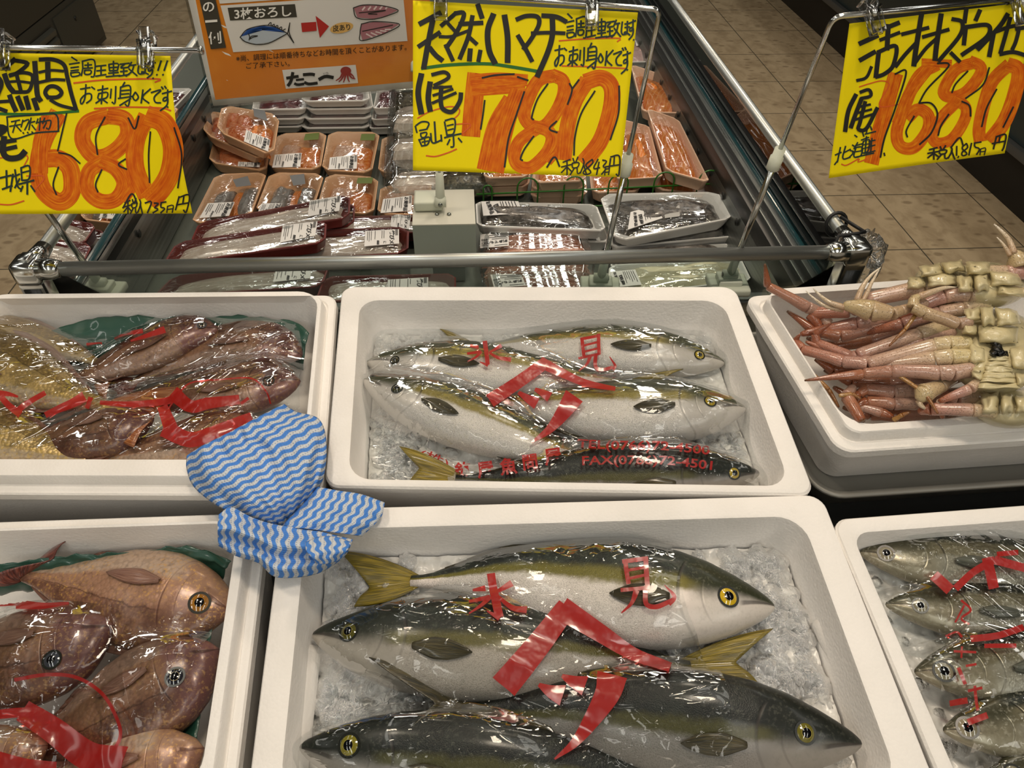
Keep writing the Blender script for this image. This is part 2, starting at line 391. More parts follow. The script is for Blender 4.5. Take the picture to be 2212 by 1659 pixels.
PROF = dict(
    hama=([(0, .07), (.015, .17), (.05, .33), (.1, .52), (.17, .74), (.25, .9), (.34, .99), (.42, 1), (.52, .93), (.64, .77), (.76, .54), (.87, .27), (.95, .13), (1, .115)],
          [(0, .07), (.015, .18), (.05, .34), (.1, .53), (.17, .73), (.25, .88), (.34, .98), (.42, 1), (.52, .95), (.64, .8), (.76, .55), (.87, .27), (.95, .13), (1, .115)], .64),
    tai=([(0, .12), (.02, .27), (.06, .52), (.12, .78), (.2, .96), (.3, 1.04), (.4, 1), (.52, .87), (.65, .64), (.78, .4), (.89, .21), (.96, .15), (1, .16)],
         [(0, .12), (.02, .28), (.06, .46), (.12, .66), (.2, .84), (.3, .97), (.4, 1), (.52, .92), (.65, .68), (.78, .4), (.89, .2), (.96, .15), (1, .16)], .46),
    aji=([(0, .08), (.02, .2), (.06, .4), (.12, .62), (.2, .84), (.3, .97), (.4, 1), (.55, .86), (.7, .6), (.83, .33), (.93, .15), (1, .12)],
         [(0, .08), (.02, .22), (.06, .42), (.12, .64), (.2, .86), (.3, .98), (.4, 1), (.55, .88), (.7, .62), (.83, .33), (.93, .15), (1, .12)], .56))
class Fish:
    def __init__(s, bx, kind, pts, hpx, mat, label, n=(-.05, -.055), dorsal=1, roll=0, tail=None, eye=None, eyer=.0085, iris='a8902e', pec=True, finm=None, group=None, name='yellowtail', cat_='fish', tailn=None, eye_white=None):
        s.bx = bx; K = len(pts); N = bx.N
        P = []
        for i, p in enumerate(pts):
            P.append(bx.W(p, lerp(n[0], n[1], i/(K-1))))
        M = 46; s.M = M
        st = [ (i/(M-1))**1.35 if i < M*.4 else None for i in range(M)]
        S = cat(P, 121)
        ss = []
        for i in range(M):
            x = i/(M-1); ss.append(.55*x*x+.45*x if x < 1 else 1)
        ss = [x for x in ss]; s.ss = ss
        def pos(x):
            k = min(119.999, max(0, x*120)); a = int(k); return S[a].lerp(S[a+1], k-a)
        # half height in metres from the pixel height at 38 % of the length
        c0 = pos(.38); c1 = pos(.40); q0, q1 = proj(c0), proj(c1); dx, dy = q1[0]-q0[0], q1[1]-q0[1]; L = math.hypot(dx, dy)
        nx, ny = -dy/L, dx/L
        A = bx.W((q0[0]+nx*hpx/2, q0[1]+ny*hpx/2), n[0]); B = bx.W((q0[0]-nx*hpx/2, q0[1]-ny*hpx/2), n[0]); H = (A-B).length/2
        top, bot, tk = PROF[kind]; R = math.radians(roll)
        s.fr = []
        for x in ss:
            T = (pos(min(1, x+.02))-pos(max(0, x-.02))).normalized()
            D = N.cross(T).normalized()
            # dorsal towards the back of the box (image top) when dorsal = 1
            if D.dot(bx.V) > 0: D = -D
            if dorsal < 0: D = -D
            d2 = D*math.cos(R)+N*math.sin(R); n2 = N*math.cos(R)-D*math.sin(R)
            ht, hb = interp(top, x)*H, interp(bot, x)*H
            th = tk*H*(interp(top, x)**.8 if x < .5 else interp(top, x)**.95)
            s.fr.append((pos(x), d2, n2, ht, hb, th, T))
        s.H = H; s.len = sum((S[i+1]-S[i]).length for i in range(120))
        G = 36; vs = []; uv = []; fs = []
        for i, x in enumerate(ss):
            for j in range(G):
                a = 2*math.pi*j/G; vs.append(s.sec(i, a)); uv.append((x, (math.cos(a)+1)/2))
        for i in range(M-1):
            for j in range(G): fs.append((i*G+j, i*G+(j+1) % G, (i+1)*G+(j+1) % G, (i+1)*G+j))
        k = len(vs); f0 = s.fr[0]; vs.append(f0[0]-f0[6]*f0[3]*.5); uv.append((0, .5)); f1 = s.fr[-1]; vs.append(f1[0]+f1[6]*.002); uv.append((1, .5))
        for j in range(G): fs.append((k, (j+1) % G, j)); fs.append((k+1, (M-1)*G+j, (M-1)*G+(j+1) % G))
        c = s.fr[18][0]
        s.root = thing(name, label, cat_, c-N*s.H*tk, group)
        o = mesh('body', vs, fs, mat, s.root, uv); wnorm(o); s.verts = vs
        finm = finm or (FIN_Y, FIN_D)
        # eye
        if eye:
            r = ray(eye); best = None
            for i in range(1, M//2):
                for j in range(1, G//2):
                    a = 2*math.pi*(j+.0)/G; p = vs[i*G+j]; q = proj(p); d = (q[0]-eye[0])**2+(q[1]-eye[1])**2
                    if s.fr[i][2].dot(p-s.fr[i][0]) > 0 and (best is None or d < best[0]): best = (d, p, i, a)
            p, i, a = best[1:]; r_ = ray(eye)
            e1 = (s.sec(i+1, a)-s.sec(i-1, a)); e2 = s.sec(i, a+.1)-s.sec(i, a-.1); nn = e1.cross(e2).normalized()
            if nn.dot(CAM-p) < 0: nn = -nn
            p = CAM+r_.normalized()*((p-CAM).dot(nn)/r_.normalized().dot(nn))
            x = nn.cross(V((0, 0, 1))).normalized(); y = nn.cross(x)
            def dome(r0, r1, hh, n0, n1, zz): 
                v = []; f = []; RN = 24
                for q in range(5):
                    t_ = q/4; rr = lerp(r0, r1, t_)
                    for w in range(RN): an = 2*math.pi*w/RN; v.append(p+nn*(zz+hh*(1-(rr/max(r0, r1))**2))+(x*math.cos(an)+y*math.sin(an))*rr)
                for q in range(4):
                    for w in range(RN): f.append((q*RN+w, q*RN+(w+1) % RN, (q+1)*RN+(w+1) % RN, (q+1)*RN+w))
                return v, f, RN
            mb = MB(); v, f, RN = dome(eyer*1.0, eyer*.5, eyer*.28, 0, 0, .0002); mb.add(v, f, None, 0)
            v, f, RN = dome(eyer*1.28, eyer*1.0, .0, 0, 0, .0004); mb.add(v, f, None, 1)
            v, f, RN = dome(eyer*.58, eyer*.5, .0, 0, 0, .0003+eyer*.24); mb.add(v, f, None, 2)
            eo = mb.build('eye', [m_eye(iris), plain('1c1d16', .25), m_eye(eye_white or 'cdbb62')], s.root)
            mb = MB(); v, f, RN = dome(eyer*.54, eyer*.02, eyer*.1, 0, 0, .0003+eyer*.26); mb.add(v, f)
            mb.build('pupil', PUPIL, eo)
        # pectoral fin lies on the flank
        if pec:
            def pf(a, b):
                i = .285+.155*a; w = (1-(2*b-1)**2)**.6*0+1
                wid = .2*interp([(0, .28), (.12, .55), (.35, 1), (.6, .92), (.8, .6), (.93, .28), (1, .04)], a)
                vv = .40-.03*a+(.5-b)*wid*(1 if kind != 'tai' else .8)
                if kind == 'tai': i = .29+.26*a
                return s.at(i, vv, .0022+.0035*math.sin(math.pi*b)*(1-a)+.001*a)
            mb = MB(); mb.grid(pf, 14, 9); solid(mb.build('pectoral_fin', finm[1], s.root), .0008)
        def ridge(nm, s0, s1, hgt, side, mat_):
            def rf(a, b):
                x = lerp(s0, s1, a); k = s.fidx(x); c, d2, n2, ht, hb, th, T = k
                e = hgt*s.H*(math.sin(math.pi*min(1, a*2.2+.03))**.6 if a < .22 else (1-a)**.7+.12)
                base = c+d2*(ht*.93 if side > 0 else -hb*.93); return base+d2*side*(e*b)+T*(e*b*.7)+n2*(.15*e*b)
            mb = MB(); mb.grid(rf, 24, 4); solid(mb.build(nm, mat_, s.root), .0009)
        if kind == 'hama': ridge('dorsal_fin', .42, .93, .17, 1, finm[1]); ridge('anal_fin', .6, .92, .13, -1, finm[1])
        elif kind == 'aji': ridge('dorsal_fin', .33, .93, .16, 1, finm[1]); ridge('anal_fin', .55, .92, .12, -1, finm[1])
        else: ridge('dorsal_fin', .25, .9, .2, 1, finm[1]); ridge('anal_fin', .6, .88, .15, -1, finm[1])
        # tail fin: pixel tips (upper, fork, lower) or a default fork
        c, d2, n2, ht, hb, th, T = s.fr[-1]
        if tail:
            tn = tailn if tailn is not None else n[-1]; tips = [bx.W(p, tn) for p in tail]
        else:
            q = s.len*.17; tips = [c+T*q+d2*q*.85, c+T*q*.42, c+T*q-d2*q*.85]
        if (tips[0]-tips[2]).dot(d2) < 0: d2_ = -1
        else: d2_ = 1
        bu, bl = c-T*.01+d2*ht*d2_, c-T*.01-d2*hb*d2_
        def tf(a, b):
            base = bu.lerp(bl, b); 
            if b < .5: k = b/.5; e = tips[0].lerp(tips[1], k**.8)
            else: k = (b-.5)/.5; e = tips[1].lerp(tips[2], 1-(1-k)**.8)
            w = base.lerp(e, a); return w+n2*(.004*math.sin(b*9)*a)+d2*d2_*((tips[0]-tips[2]).length*.08*a*(1-a)*4*(2*b-1)*abs(2*b-1)*-1)
        mb = MB(); mb.grid(tf, 12, 22); solid(mb.build('tail_fin', finm[0], s.root), .0012)
    def sec(s, i, a):
        c, d2, n2, ht, hb, th, T = s.fr[i]; ca, sa = math.cos(a), math.sin(a)
        sg = lambda z, e: math.copysign(abs(z)**e, z)
        return c+d2*((ht if ca > 0 else hb)*sg(ca, .95))+n2*(th*sg(sa, .85))
    def fidx(s, x):
        i = min(range(len(s.ss)), key=lambda k: abs(s.ss[k]-x)); return s.fr[i]
    def at(s, x, v, off=0):
        k = 0
        while k < s.M-2 and s.ss[k+1] < x: k += 1
        t = (x-s.ss[k])/(s.ss[k+1]-s.ss[k]); a = math.acos(max(-1, min(1, 2*v-1)))
        return s.sec(k, a).lerp(s.sec(k+1, a), t)+s.fr[k][2]*off
FISH = {k: [] for k in BX}
def fish(b, *a, **k): f = Fish(BX[b], *a, **k); FISH[b].append(f); return f
gU, gL = 'yellowtail in the middle box', 'yellowtail in the front box'
HF = (FIN_Y, FIN_D)
fish('UH', 'hama', [(1563, 785), (1430, 768), (1290, 758), (1140, 752), (1015, 752)], 104, HAMA_L, 'rearmost yellowtail in the middle box, its head at the right wall', (-.05, -.058), tail=[(947, 709), (975, 735), (950, 762)], eye=(1511, 767), eyer=.0062, group=gU)
fish('UH', 'hama', [(794, 784), (900, 790), (1020, 798), (1180, 818), (1370, 830)], 108, HAMA_L, 'yellowtail in the middle box with its head at the left, under the first red character', (-.046, -.052), tail=[(1476, 797), (1420, 826), (1470, 850)], tailn=-.04, eye=(853, 778), eyer=.0056, iris='3a3626', eye_white='8a8258', group=gU)
fish('UH', 'hama', [(1608, 884), (1480, 890), (1340, 892), (1190, 882), (1060, 868)], 134, HAMA_L, 'plump yellowtail at the right of the middle box with a bright gold ringed eye', (-.038, -.048), tail=[(1085, 850), (1000, 860), (990, 900)], eye=(1534, 867), eyer=.0068, group=gU)
fish('UH', 'hama', [(787, 822), (870, 858), (1000, 905), (1150, 958), (1310, 1010)], 120, HAMA_L, 'yellowtail slanting down from the left wall of the middle box, head at upper left', (-.032, -.05), eye=(858, 839), eyer=.0066, iris='3a3a28', eye_white='98905c', group=gU)
fish('UH', 'hama', [(1638, 1022), (1500, 1030), (1330, 1036), (1150, 1040), (985, 1034)], 132, HAMA_K, 'dark green backed yellowtail along the front wall of the middle box', (-.04, -.05), roll=25, tail=[(862, 964), (905, 1010), (880, 1050)], tailn=-.05, eye=(1586, 1022), eyer=.0066, group=gU)
fish('LH', 'hama', [(1670, 1312), (1500, 1298), (1300, 1278), (1090, 1252), (888, 1256)], 226, HAMA_D, 'rearmost yellowtail in the front centre box, gold eye and open mouth at the right', (-.034, -.05), tail=[(733, 1190), (798, 1265), (765, 1312)], tailn=-.046, eye=(1573, 1289), eyer=.0094, iris='c9a826', eye_white='d9c060', group=gL)
fish('LH', 'hama', [(678, 1372), (850, 1390), (1050, 1402), (1270, 1415), (1490, 1440)], 222, HAMA_M, 'yellowtail lying below the rearmost one in the front box, head at the left wall', (-.03, -.044), tail=[(1670, 1358), (1590, 1428), (1640, 1480)], tailn=-.036, eye=(753, 1364), eyer=.0085, iris='54501f', eye_white='b0a04c', group=gL)
fish('LH', 'hama', [(1858, 1606), (1660, 1582), (1450, 1560), (1220, 1542), (985, 1535)], 236, HAMA_K, 'dark backed yellowtail at the front right of the front box', (-.026, -.04), roll=18, tail=[(797, 1420), (940, 1518), (880, 1580)], tailn=-.004, finm=(FIN_D, FIN_D), eye=(1740, 1583), eyer=.0085, iris='6a6426', eye_white='bfae50', group=gL)
fish('LH', 'hama', [(650, 1614), (850, 1634), (1060, 1650), (1280, 1668), (1470, 1686)], 222, HAMA_K, 'dark backed yellowtail at the front left of the front box, cut by the picture edge', (-.022, -.04), roll=14, tail=[(1590, 1655), (1545, 1688), (1590, 1712)], eye=(754, 1610), eyer=.009, iris='837a2c', eye_white='c4b455', group=gL)
FIN_P = m_fin('fin_pink_brown', '6e463a', 'a07a66')
RF = (FIN_R, FIN_P); OF = (FIN_O, FIN_P)
g1, g2 = 'sea bream in the rear left box', 'sea bream in the front left box'
def tai(b, pts, h, mat, label, n, **k): return fish(b, 'tai', pts, h, mat, label, n, name='sea_bream', **k)
tai('UL', [(650, 768), (560, 745), (470, 748), (360, 790), (280, 830)], 92, TAI_D, 'dusky sea bream in the far right corner of the rear left box', (-.05, -.06), group=g1, finm=RF)
tai('UL', [(470, 712), (390, 728), (290, 768), (190, 812), (120, 850)], 80, TAI_D, 'long dusky sea bream behind the others, lifting its head towards the back wall', (-.036, -.055), group=g1, finm=RF, eye=(436, 702), eyer=.0055, iris='3a2420')
tai('UL', [(-190, 720), (-60, 728), (60, 740), (165, 765), (220, 790)], 92, TAI_G, 'golden brown sea bream nearest the back wall at the left of the rear box', (-.04, -.052), group=g1, finm=OF)
tai('UL', [(646, 824), (560, 838), (470, 846), (380, 850), (270, 856)], 104, TAI_D, 'sea bream facing right beside the blue cloth, dark eye showing', (-.034, -.045), group=g1, finm=RF, tail=[(250, 835), (300, 858), (262, 890)], eye=(580, 823), eyer=.0065, iris='5a3a2c', eye_white='8a6a55')
tai('UL', [(330, 905), (260, 925), (170, 945), (80, 955), (20, 958)], 96, TAI_D, 'sea bream with a pink snout at the front of the rear left box', (-.034, -.044), group=g1, finm=RF, dorsal=-1)
tai('UL', [(560, 920), (470, 945), (380, 965), (290, 980), (200, 990)], 100, TAI_P, 'reddish sea bream partly under the blue cloth in the rear left box', (-.04, -.05), group=g1, finm=RF)
tai('UL', [(-190, 760), (-70, 790), (40, 815), (150, 855), (240, 882)], 150, TAI_G, 'big golden scaled sea bream at the left of the rear box, tail towards the middle', (-.026, -.036), group=g1, finm=OF, tail=[(395, 838), (330, 895), (290, 968)], tailn=-.028)
tai('UL', [(-230, 920), (-110, 932), (0, 948), (110, 975), (190, 990)], 132, TAI_G, 'golden sea bream at the front left corner of the rear box', (-.022, -.04), group=g1, finm=OF)
tai('LL', [(498, 1318), (430, 1306), (310, 1290), (150, 1262), (40, 1238)], 210, TAI_P, 'pink sea bream with a big amber eye, rearmost in the front left box', (-.044, -.05), dorsal=-1, group=g2, finm=RF, tail=[(152, 1163), (110, 1205), (-30, 1250)], tailn=-.03, eye=(431, 1302), eyer=.0098, iris='9a6a28', eye_white='c48a3a')
tai('LL', [(470, 1406), (390, 1456), (280, 1520), (140, 1590), (20, 1640)], 200, TAI_D, 'dusky sea bream with a gold ringed eye, right in the front left box', (-.034, -.042), dorsal=-1, group=g2, finm=RF, eye=(378, 1462), eyer=.0082, iris='23242c', eye_white='b09048')
tai('LL', [(240, 1355), (160, 1390), (40, 1420), (-100, 1430), (-220, 1430)], 190, TAI_D, 'dark sea bream under wrinkled plastic, left in the front left box', (-.026, -.04), dorsal=-1, group=g2, finm=RF, eye=(112, 1425), eyer=.008, iris='3c4048', eye_white='55585c')
tai('LL', [(436, 1618), (370, 1648), (280, 1676), (150, 1698), (40, 1706)], 190, TAI_P, 'pink sea bream at the bottom edge, only its snout in view by the box wall', (-.03, -.04), dorsal=-1, group=g2, finm=RF)
tai('LL', [(100, 1612), (20, 1640), (-80, 1660), (-180, 1680), (-260, 1690)], 150, TAI_P, 'sea bream with open mouth under red print at the front left corner', (-.02, -.036), dorsal=-1, group=g2, finm=RF)
g3 = 'horse mackerel in the front right box'
def aji(pts, h, label, n, eye, er): fish('AJ', 'aji', pts, h, AJI, label, n, eye=eye, eyer=er, iris='8f8770', eye_white='c8c0aa', group=g3, name='horse_mackerel', finm=(FIN_G, FIN_G))
aji([(1859, 1194), (2010, 1212), (2180, 1222), (2360, 1235), (2500, 1245)], 126, 'rearmost silver horse mackerel in the front right box', (-.036, -.044), (1914, 1195), .0074)
aji([(1915, 1306), (2050, 1318), (2210, 1322), (2400, 1330), (2540, 1340)], 120, 'second silver horse mackerel from the back of the front right box', (-.032, -.04), (1988, 1308), .0066)
aji([(1978, 1452), (2100, 1446), (2260, 1430), (2450, 1420), (2600, 1415)], 158, 'third silver horse mackerel from the back, its round eye wide open', (-.024, -.036), (2039, 1450), .0082)
aji([(2040, 1578), (2160, 1572), (2320, 1552), (2500, 1530), (2650, 1515)], 160, 'fourth silver horse mackerel from the back, below the round eyed one', (-.02, -.034), (2090, 1572), .008)
aji([(2120, 1690), (2240, 1672), (2400, 1650), (2560, 1630), (2700, 1615)], 140, 'horse mackerel at the bottom right corner of the picture, mostly cut off', (-.02, -.034), (2190, 1672), .007)
# ---------------------------------------------------------------- drawing on surfaces
import numpy as np
class Surf:
    def __init__(s, fn, clampv=.08):
        s.fn = fn; s.cl = clampv; s.seed = []
        for i in range(25):
            for j in range(25):
                a, b = i/24, j/24; q = proj(fn(a, b)); s.seed.append((q[0], q[1], a, b))
    def inv(s, p):
        best = None
        for b0 in sorted(s.seed, key=lambda k: (k[0]-p[0])**2+(k[1]-p[1])**2)[:6]:
            a, b = b0[2], b0[3]; e = 2e-3
            for _ in range(9):
                q = proj(s.fn(a, b)); dx, dy = p[0]-q[0], p[1]-q[1]; er = abs(dx)+abs(dy)
                if best is None or er < best[0]: best = (er, a, b)
                if er < .1: return a, b
                qa = proj(s.fn(a+e, b)); qb = proj(s.fn(a, b+e))
                j11, j21, j12, j22 = (qa[0]-q[0])/e, (qa[1]-q[1])/e, (qb[0]-q[0])/e, (qb[1]-q[1])/e
                D = j11*j22-j12*j21
                if abs(D) < 1e-6: break
                da, db = (j22*dx-j12*dy)/D, (j11*dy-j21*dx)/D
                m = max(abs(da), abs(db)); k = min(1, .05/m) if m > .05 else 1; a += da*k; b += db*k
            if best[0] < 1.5: break
        return best[1], best[2]
    def nrm(s, a, b):
        e = 2e-3; n = (s.fn(a+e, b)-s.fn(a-e, b)).cross(s.fn(a, b+e)-s.fn(a, b-e)).normalized()
        return n if n.dot(CAM-s.fn(a, b)) > 0 else -n
    def on(s, p, off):
        a, b = s.inv(p); a = min(1+s.cl, max(-s.cl, a)); b = min(1+s.cl, max(-s.cl, b)); return s.fn(a, b)+s.nrm(a, b)*off
class Ink:
    """strokes of ink lying on a surface, gathered into one mesh"""
    def __init__(s, surf, off=.0004): s.S = surf; s.off = off; s.mb = MB(); s.k = 0
    def stroke(s, pts, w, cols=2, w1=None, step=4, ext=.3, curve=True):
        P = [V((x, y, 0)) for x, y in pts]
        L = sum((b-a).length for a, b in zip(P, P[1:])); n = max(2, int(L/step)+1)
        if ext:
            P[0] = P[0]+(P[0]-P[1]).normalized()*w*ext; P[-1] = P[-1]+(P[-1]-P[-2]).normalized()*w*ext
        if curve and len(P) > 2: Q = cat(P, n)
        else:
            Q = []
            for a, b in zip(P, P[1:]):
                m = max(1, int((b-a).length/step)); Q += [a.lerp(b, i/m) for i in range(m)]
            Q.append(P[-1])
        n = len(Q); v = []; uv = []; f = []; off = s.off+s.k*.00001; s.k += 1
        for i, q in enumerate(Q):
            t = (Q[min(n-1, i+1)]-Q[max(0, i-1)]).normalized(); nn = V((-t.y, t.x, 0)); ww = lerp(w, w1 if w1 is not None else w, i/(n-1))
            for j in range(cols):
                r = q+nn*ww*(j/(cols-1)-.5); v.append(s.S.on((r.x, r.y), off)); uv.append((j/(cols-1), i/(n-1)*L/max(w, 1)+s.k*3.7))
        for i in range(n-1):
            for j in range(cols-1): a = i*cols+j; f.append((a, a+1, a+cols+1, a+cols))
        s.mb.add(v, f, uv); return s
    def poly(s, pts):
        """filled convex-ish patch: fan"""
        c = (sum(p[0] for p in pts)/len(pts), sum(p[1] for p in pts)/len(pts)); v = [s.S.on(c, s.off+s.k*.00001)]+[s.S.on(p, s.off+s.k*.00001) for p in pts]; s.k += 1
        n = len(pts); s.mb.add(v, [(0, 1+i, 1+(i+1) % n) for i in range(n)]); return s
    def text(s, txt, path, h, bold=0.0, sx=1.0, shear=0.0, cut=.02):
        """type set along a pixel path (baseline), h = height of a capital in pixels"""
        V_, F_, wid = glyphs(txt, bold, cut)
        P = cat([V((x, y, 0)) for x, y in path], 60); D = [0]
        for a, b in zip(P, P[1:]): D.append(D[-1]+(b-a).length)
        tot = D[-1]; k = tot/max(wid, 1e-6) if sx is None else None
        out = []
        for (x, y) in V_:
            d = x*(k if k else h*sx)+y*h*shear; j = 0
            while j < 58 and D[j+1] < d: j += 1
            t = (d-D[j])/max(1e-6, D[j+1]-D[j]); c = P[j]+(P[j+1]-P[j])*t; T = (P[j+1]-P[j]).normalized(); nn = V((T.y, -T.x, 0))
            q = c+nn*(y*h); out.append(s.S.on((q.x, q.y), s.off))
        s.mb.add(out, F_); return s
    def build(s, name, mat, parent): 
        return s.mb.build(name, mat, parent, True)
_gc = {}
def glyphs(txt, bold=0.0, cut=.02):
    key = (txt, bold, cut)
    if key in _gc: return _gc[key]
    c = bpy.data.curves.new('type', 'FONT'); c.body = txt; c.size = 1.0; c.offset = bold; c.resolution_u = 3
    o = bpy.data.objects.new('type', c); COL.objects.link(o)
    dg = bpy.context.evaluated_depsgraph_get(); me = bpy.data.meshes.new_from_object(o.evaluated_get(dg))
    bm = bmesh.new(); bm.from_mesh(me)
    if cut:
        for _ in range(5):
            es = [e for e in bm.edges if e.calc_length() > .35]
            if not es: break
            bmesh.ops.subdivide_edges(bm, edges=es, cuts=1); bmesh.ops.triangulate(bm, faces=[f for f in bm.faces if len(f.verts) > 3])
    bm.verts.index_update()
    r = ([(v.co.x, v.co.y) for v in bm.verts], [tuple(v.index for v in f.verts) for f in bm.faces], max([v.co.x for v in bm.verts] or [1]))
    bm.free(); bpy.data.objects.remove(o); bpy.data.curves.remove(c); bpy.data.meshes.remove(me)
    _gc[key] = r; return r
def each(surf, off, K, sc_, lst, name, mat, parent, cols=2):
    """every stroke a part of its own"""
    for q, (p, w, w1) in enumerate(lst):
        i = Ink(surf, off+q*.00002); i.stroke(K(p), w/sc_, cols=cols, w1=w1/sc_); i.build(name, mat, parent)
def KK(ox, oy, s): return lambda pts: [(ox+x/s, oy+y/s) for x, y in pts]
# ---------------------------------------------------------------- printed films over the fish
def m_print(name, c, alpha=.8):
    t = NT(name); o = t.obj()
    d = t.bsdf(Base_Color=c, Roughness=.3, Coat_Weight=.6, Coat_Roughness=.08, Normal=t.bump(t.noise(o, 30, 3), .3, .01))
    tr = t.n('ShaderNodeBsdfTransparent', Color=(.9, .12, .1, 1)); m = t.n('ShaderNodeMixShader', i0=alpha); t.set(m, 'i1', tr); t.set(m, 'i2', d)
    return t.done(m.outputs[0])
PRINT = m_print('red_print', 'a01a16'); PRINT2 = m_print('red_print_thin', 'a8201a', .5)
FILM = film_mat('clear_film', wr=.12, scale=34, fac=.34, rough=.05)
class Film:
    def __init__(s, key, Lp, Rp, label, base=-.06, wr=.002, seed=0, wrd=(1, .2), mat=None, nref=-.03, it=26, name='plastic_film'):
        bx = BX[key]; u0, u1, v0, v1 = bx.inner; nu, nv = 120, 90; H = np.full((nv, nu), base)
        s.bx = bx
        for f in FISH[key]:
            for i in range(0, 1):
                pass
            for q in range(160):
                x = q/159
                for a in np.linspace(.12, math.pi-.12, 40):
                    P = f.at(x, (math.cos(a)+1)/2); u, v, n = bx.loc(P); i = int(round((u-u0)/(u1-u0)*(nu-1))); j = int(round((v-v0)/(v1-v0)*(nv-1)))
                    if 0 <= i < nu and 0 <= j < nv: H[j, i] = max(H[j, i], n+.0045)
        h = H.copy()
        for _ in range(it):
            p = np.pad(h, 1, 'edge'); av = (p[:-2, 1:-1]+p[2:, 1:-1]+p[1:-1, :-2]+p[1:-1, 2:])/4; h = np.maximum(H, av)
        for _ in range(2):
            p = np.pad(h, 1, 'edge'); av = (p[:-2, 1:-1]+p[2:, 1:-1]+p[1:-1, :-2]+p[1:-1, 2:])/4; h = np.maximum(h, av)+.0004
        s.h, s.g = h, (u0, u1, v0, v1, nu, nv)
        ca = cat([(*bx.px(p, nref), 0) for p in Lp], 40); cb = cat([(*bx.px(p, nref), 0) for p in Rp], 40)
        dx, dy = wrd
        def fn(a, b):
            k = min(38.999, max(0, b*39)); i = int(k); l = ca[i].lerp(ca[i+1], k-i); r = cb[i].lerp(cb[i+1], k-i); q = l+(r-l)*a
            n = s.height(q.x, q.y)
            al, ac = q.x*dx+q.y*dy, -q.x*dy+q.y*dx
            wn = .35*noise.noise(V((al*9, ac*30, seed)))+.9*(max(0, 1-abs(noise.noise(V((al*7, ac*34, seed+5))))*3.2)**2)*max(0, .3+noise.noise(V((al*5, ac*9, seed+9))))
            return bx.P(q.x, q.y, n+.002+wr*(wn+.3))
        s.S = Surf(fn)
        mb = MB(); mb.grid(fn, 210, 150)
        o = mb.build(name, mat or FILM); tag(o, label, 'plastic film'); s.o = o
    def height(s, u, v):
        u0, u1, v0, v1, nu, nv = s.g; x = min(nu-1.001, max(0, (u-u0)/(u1-u0)*(nu-1))); y = min(nv-1.001, max(0, (v-v0)/(v1-v0)*(nv-1)))
        i, j = int(x), int(y); a, b = x-i, y-j; h = s.h
        return float(h[j, i]*(1-a)*(1-b)+h[j, i+1]*a*(1-b)+h[j+1, i]*(1-a)*b+h[j+1, i+1]*a*b)
    def ink(s): return Ink(s.S, .0012)
f = Film('UH', [(800, 672), (765, 1036)], [(1560, 668), (1672, 1040)], 'clear film printed in red over the five yellowtail of the middle box', seed=1, wrd=(.8, .55), wr=.0014)
k2, k3 = KK(700, 600, 3.4556), KK(1200, 600, 3.457)
i = f.ink()
for p, w, w1 in [([(1200, 480), (1213, 570), (1222, 650)], 34, 30), ([(1222, 655), (1165, 632)], 26, 6), ([(1092, 512), (1152, 524)], 20, 26), ([(1070, 570), (1172, 556)], 18, 22), ([(1172, 556), (1135, 595), (1074, 627)], 24, 8), ([(1322, 512), (1235, 562)], 30, 12), ([(1235, 565), (1300, 600), (1395, 615)], 16, 34)]: i.stroke(k2(p), w/3.46, w1=w1/3.46, ext=.1)
for p, w, w1 in [([(197, 455), (205, 525), (215, 600)], 26, 24), ([(322, 425), (322, 490), (326, 572)], 26, 26), ([(190, 462), (325, 437)], 22, 22), ([(205, 512), (320, 482)], 16, 16), ([(210, 555), (320, 530)], 16, 16), ([(172, 605), (330, 568)], 18, 18), ([(258, 585), (235, 645), (175, 697)], 28, 8), ([(300, 580), (298, 665), (345, 690), (425, 672)], 28, 26), ([(425, 680), (446, 660), (404, 592)], 30, 4)]: i.stroke(k3(p), w/3.46, w1=w1/3.46, ext=.1)
i.stroke([(1176, 786), (1120, 826), (1060, 866)], 25, cols=4, w1=30, ext=.1); i.stroke([(1168, 784), (1212, 806), (1262, 828), (1327, 841)], 24, cols=4, w1=9, ext=.1)
i.stroke([(1122, 850), (1140, 862), (1158, 872)], 8, w1=26, cols=3); i.stroke([(1158, 843), (1172, 850), (1186, 858)], 8, w1=22, cols=3)
i.stroke([(1240, 858), (1214, 896), (1185, 930), (1150, 955)], 44, w1=4, cols=4, ext=.05)
for ch, x, y, h in [('釣', 985, 1031, 36), ('屋', 1033, 1030, 37), ('魚', 1082, 1024, 37), ('問', 1129, 1014, 36), ('屋', 1178, 1003, 38)]: i.text(ch, [(x, y), (x+46, y-6)], h, .028)
i.text('TEL(0766)72-4500', [(1247, 967), (1330, 972), (1430, 973), (1532, 983)], 26, .02, None); i.text('FAX(0766)72-4501', [(1256, 1005), (1330, 1003), (1440, 1004), (1537, 1015)], 26, .02, None)
i.build('red_lettering', PRINT, f.o)
i = f.ink(); i.text('(株)', [(903, 985), (966, 1012)], 25, .01, None); i.build('faint_red_lettering', PRINT2, f.o)
f = Film('LH', [(1010, 1195), (900, 1290), (720, 1380), (640, 1500), (590, 1800)], [(1440, 1165), (1472, 1330), (1545, 1470), (1585, 1800)], 'clear film printed in red over the four larger yellowtail of the front box', seed=2, wrd=(.9, .4))
k6, k7 = KK(620, 1100, 2.968), KK(1200, 1080, 2.866)
i = f.ink()
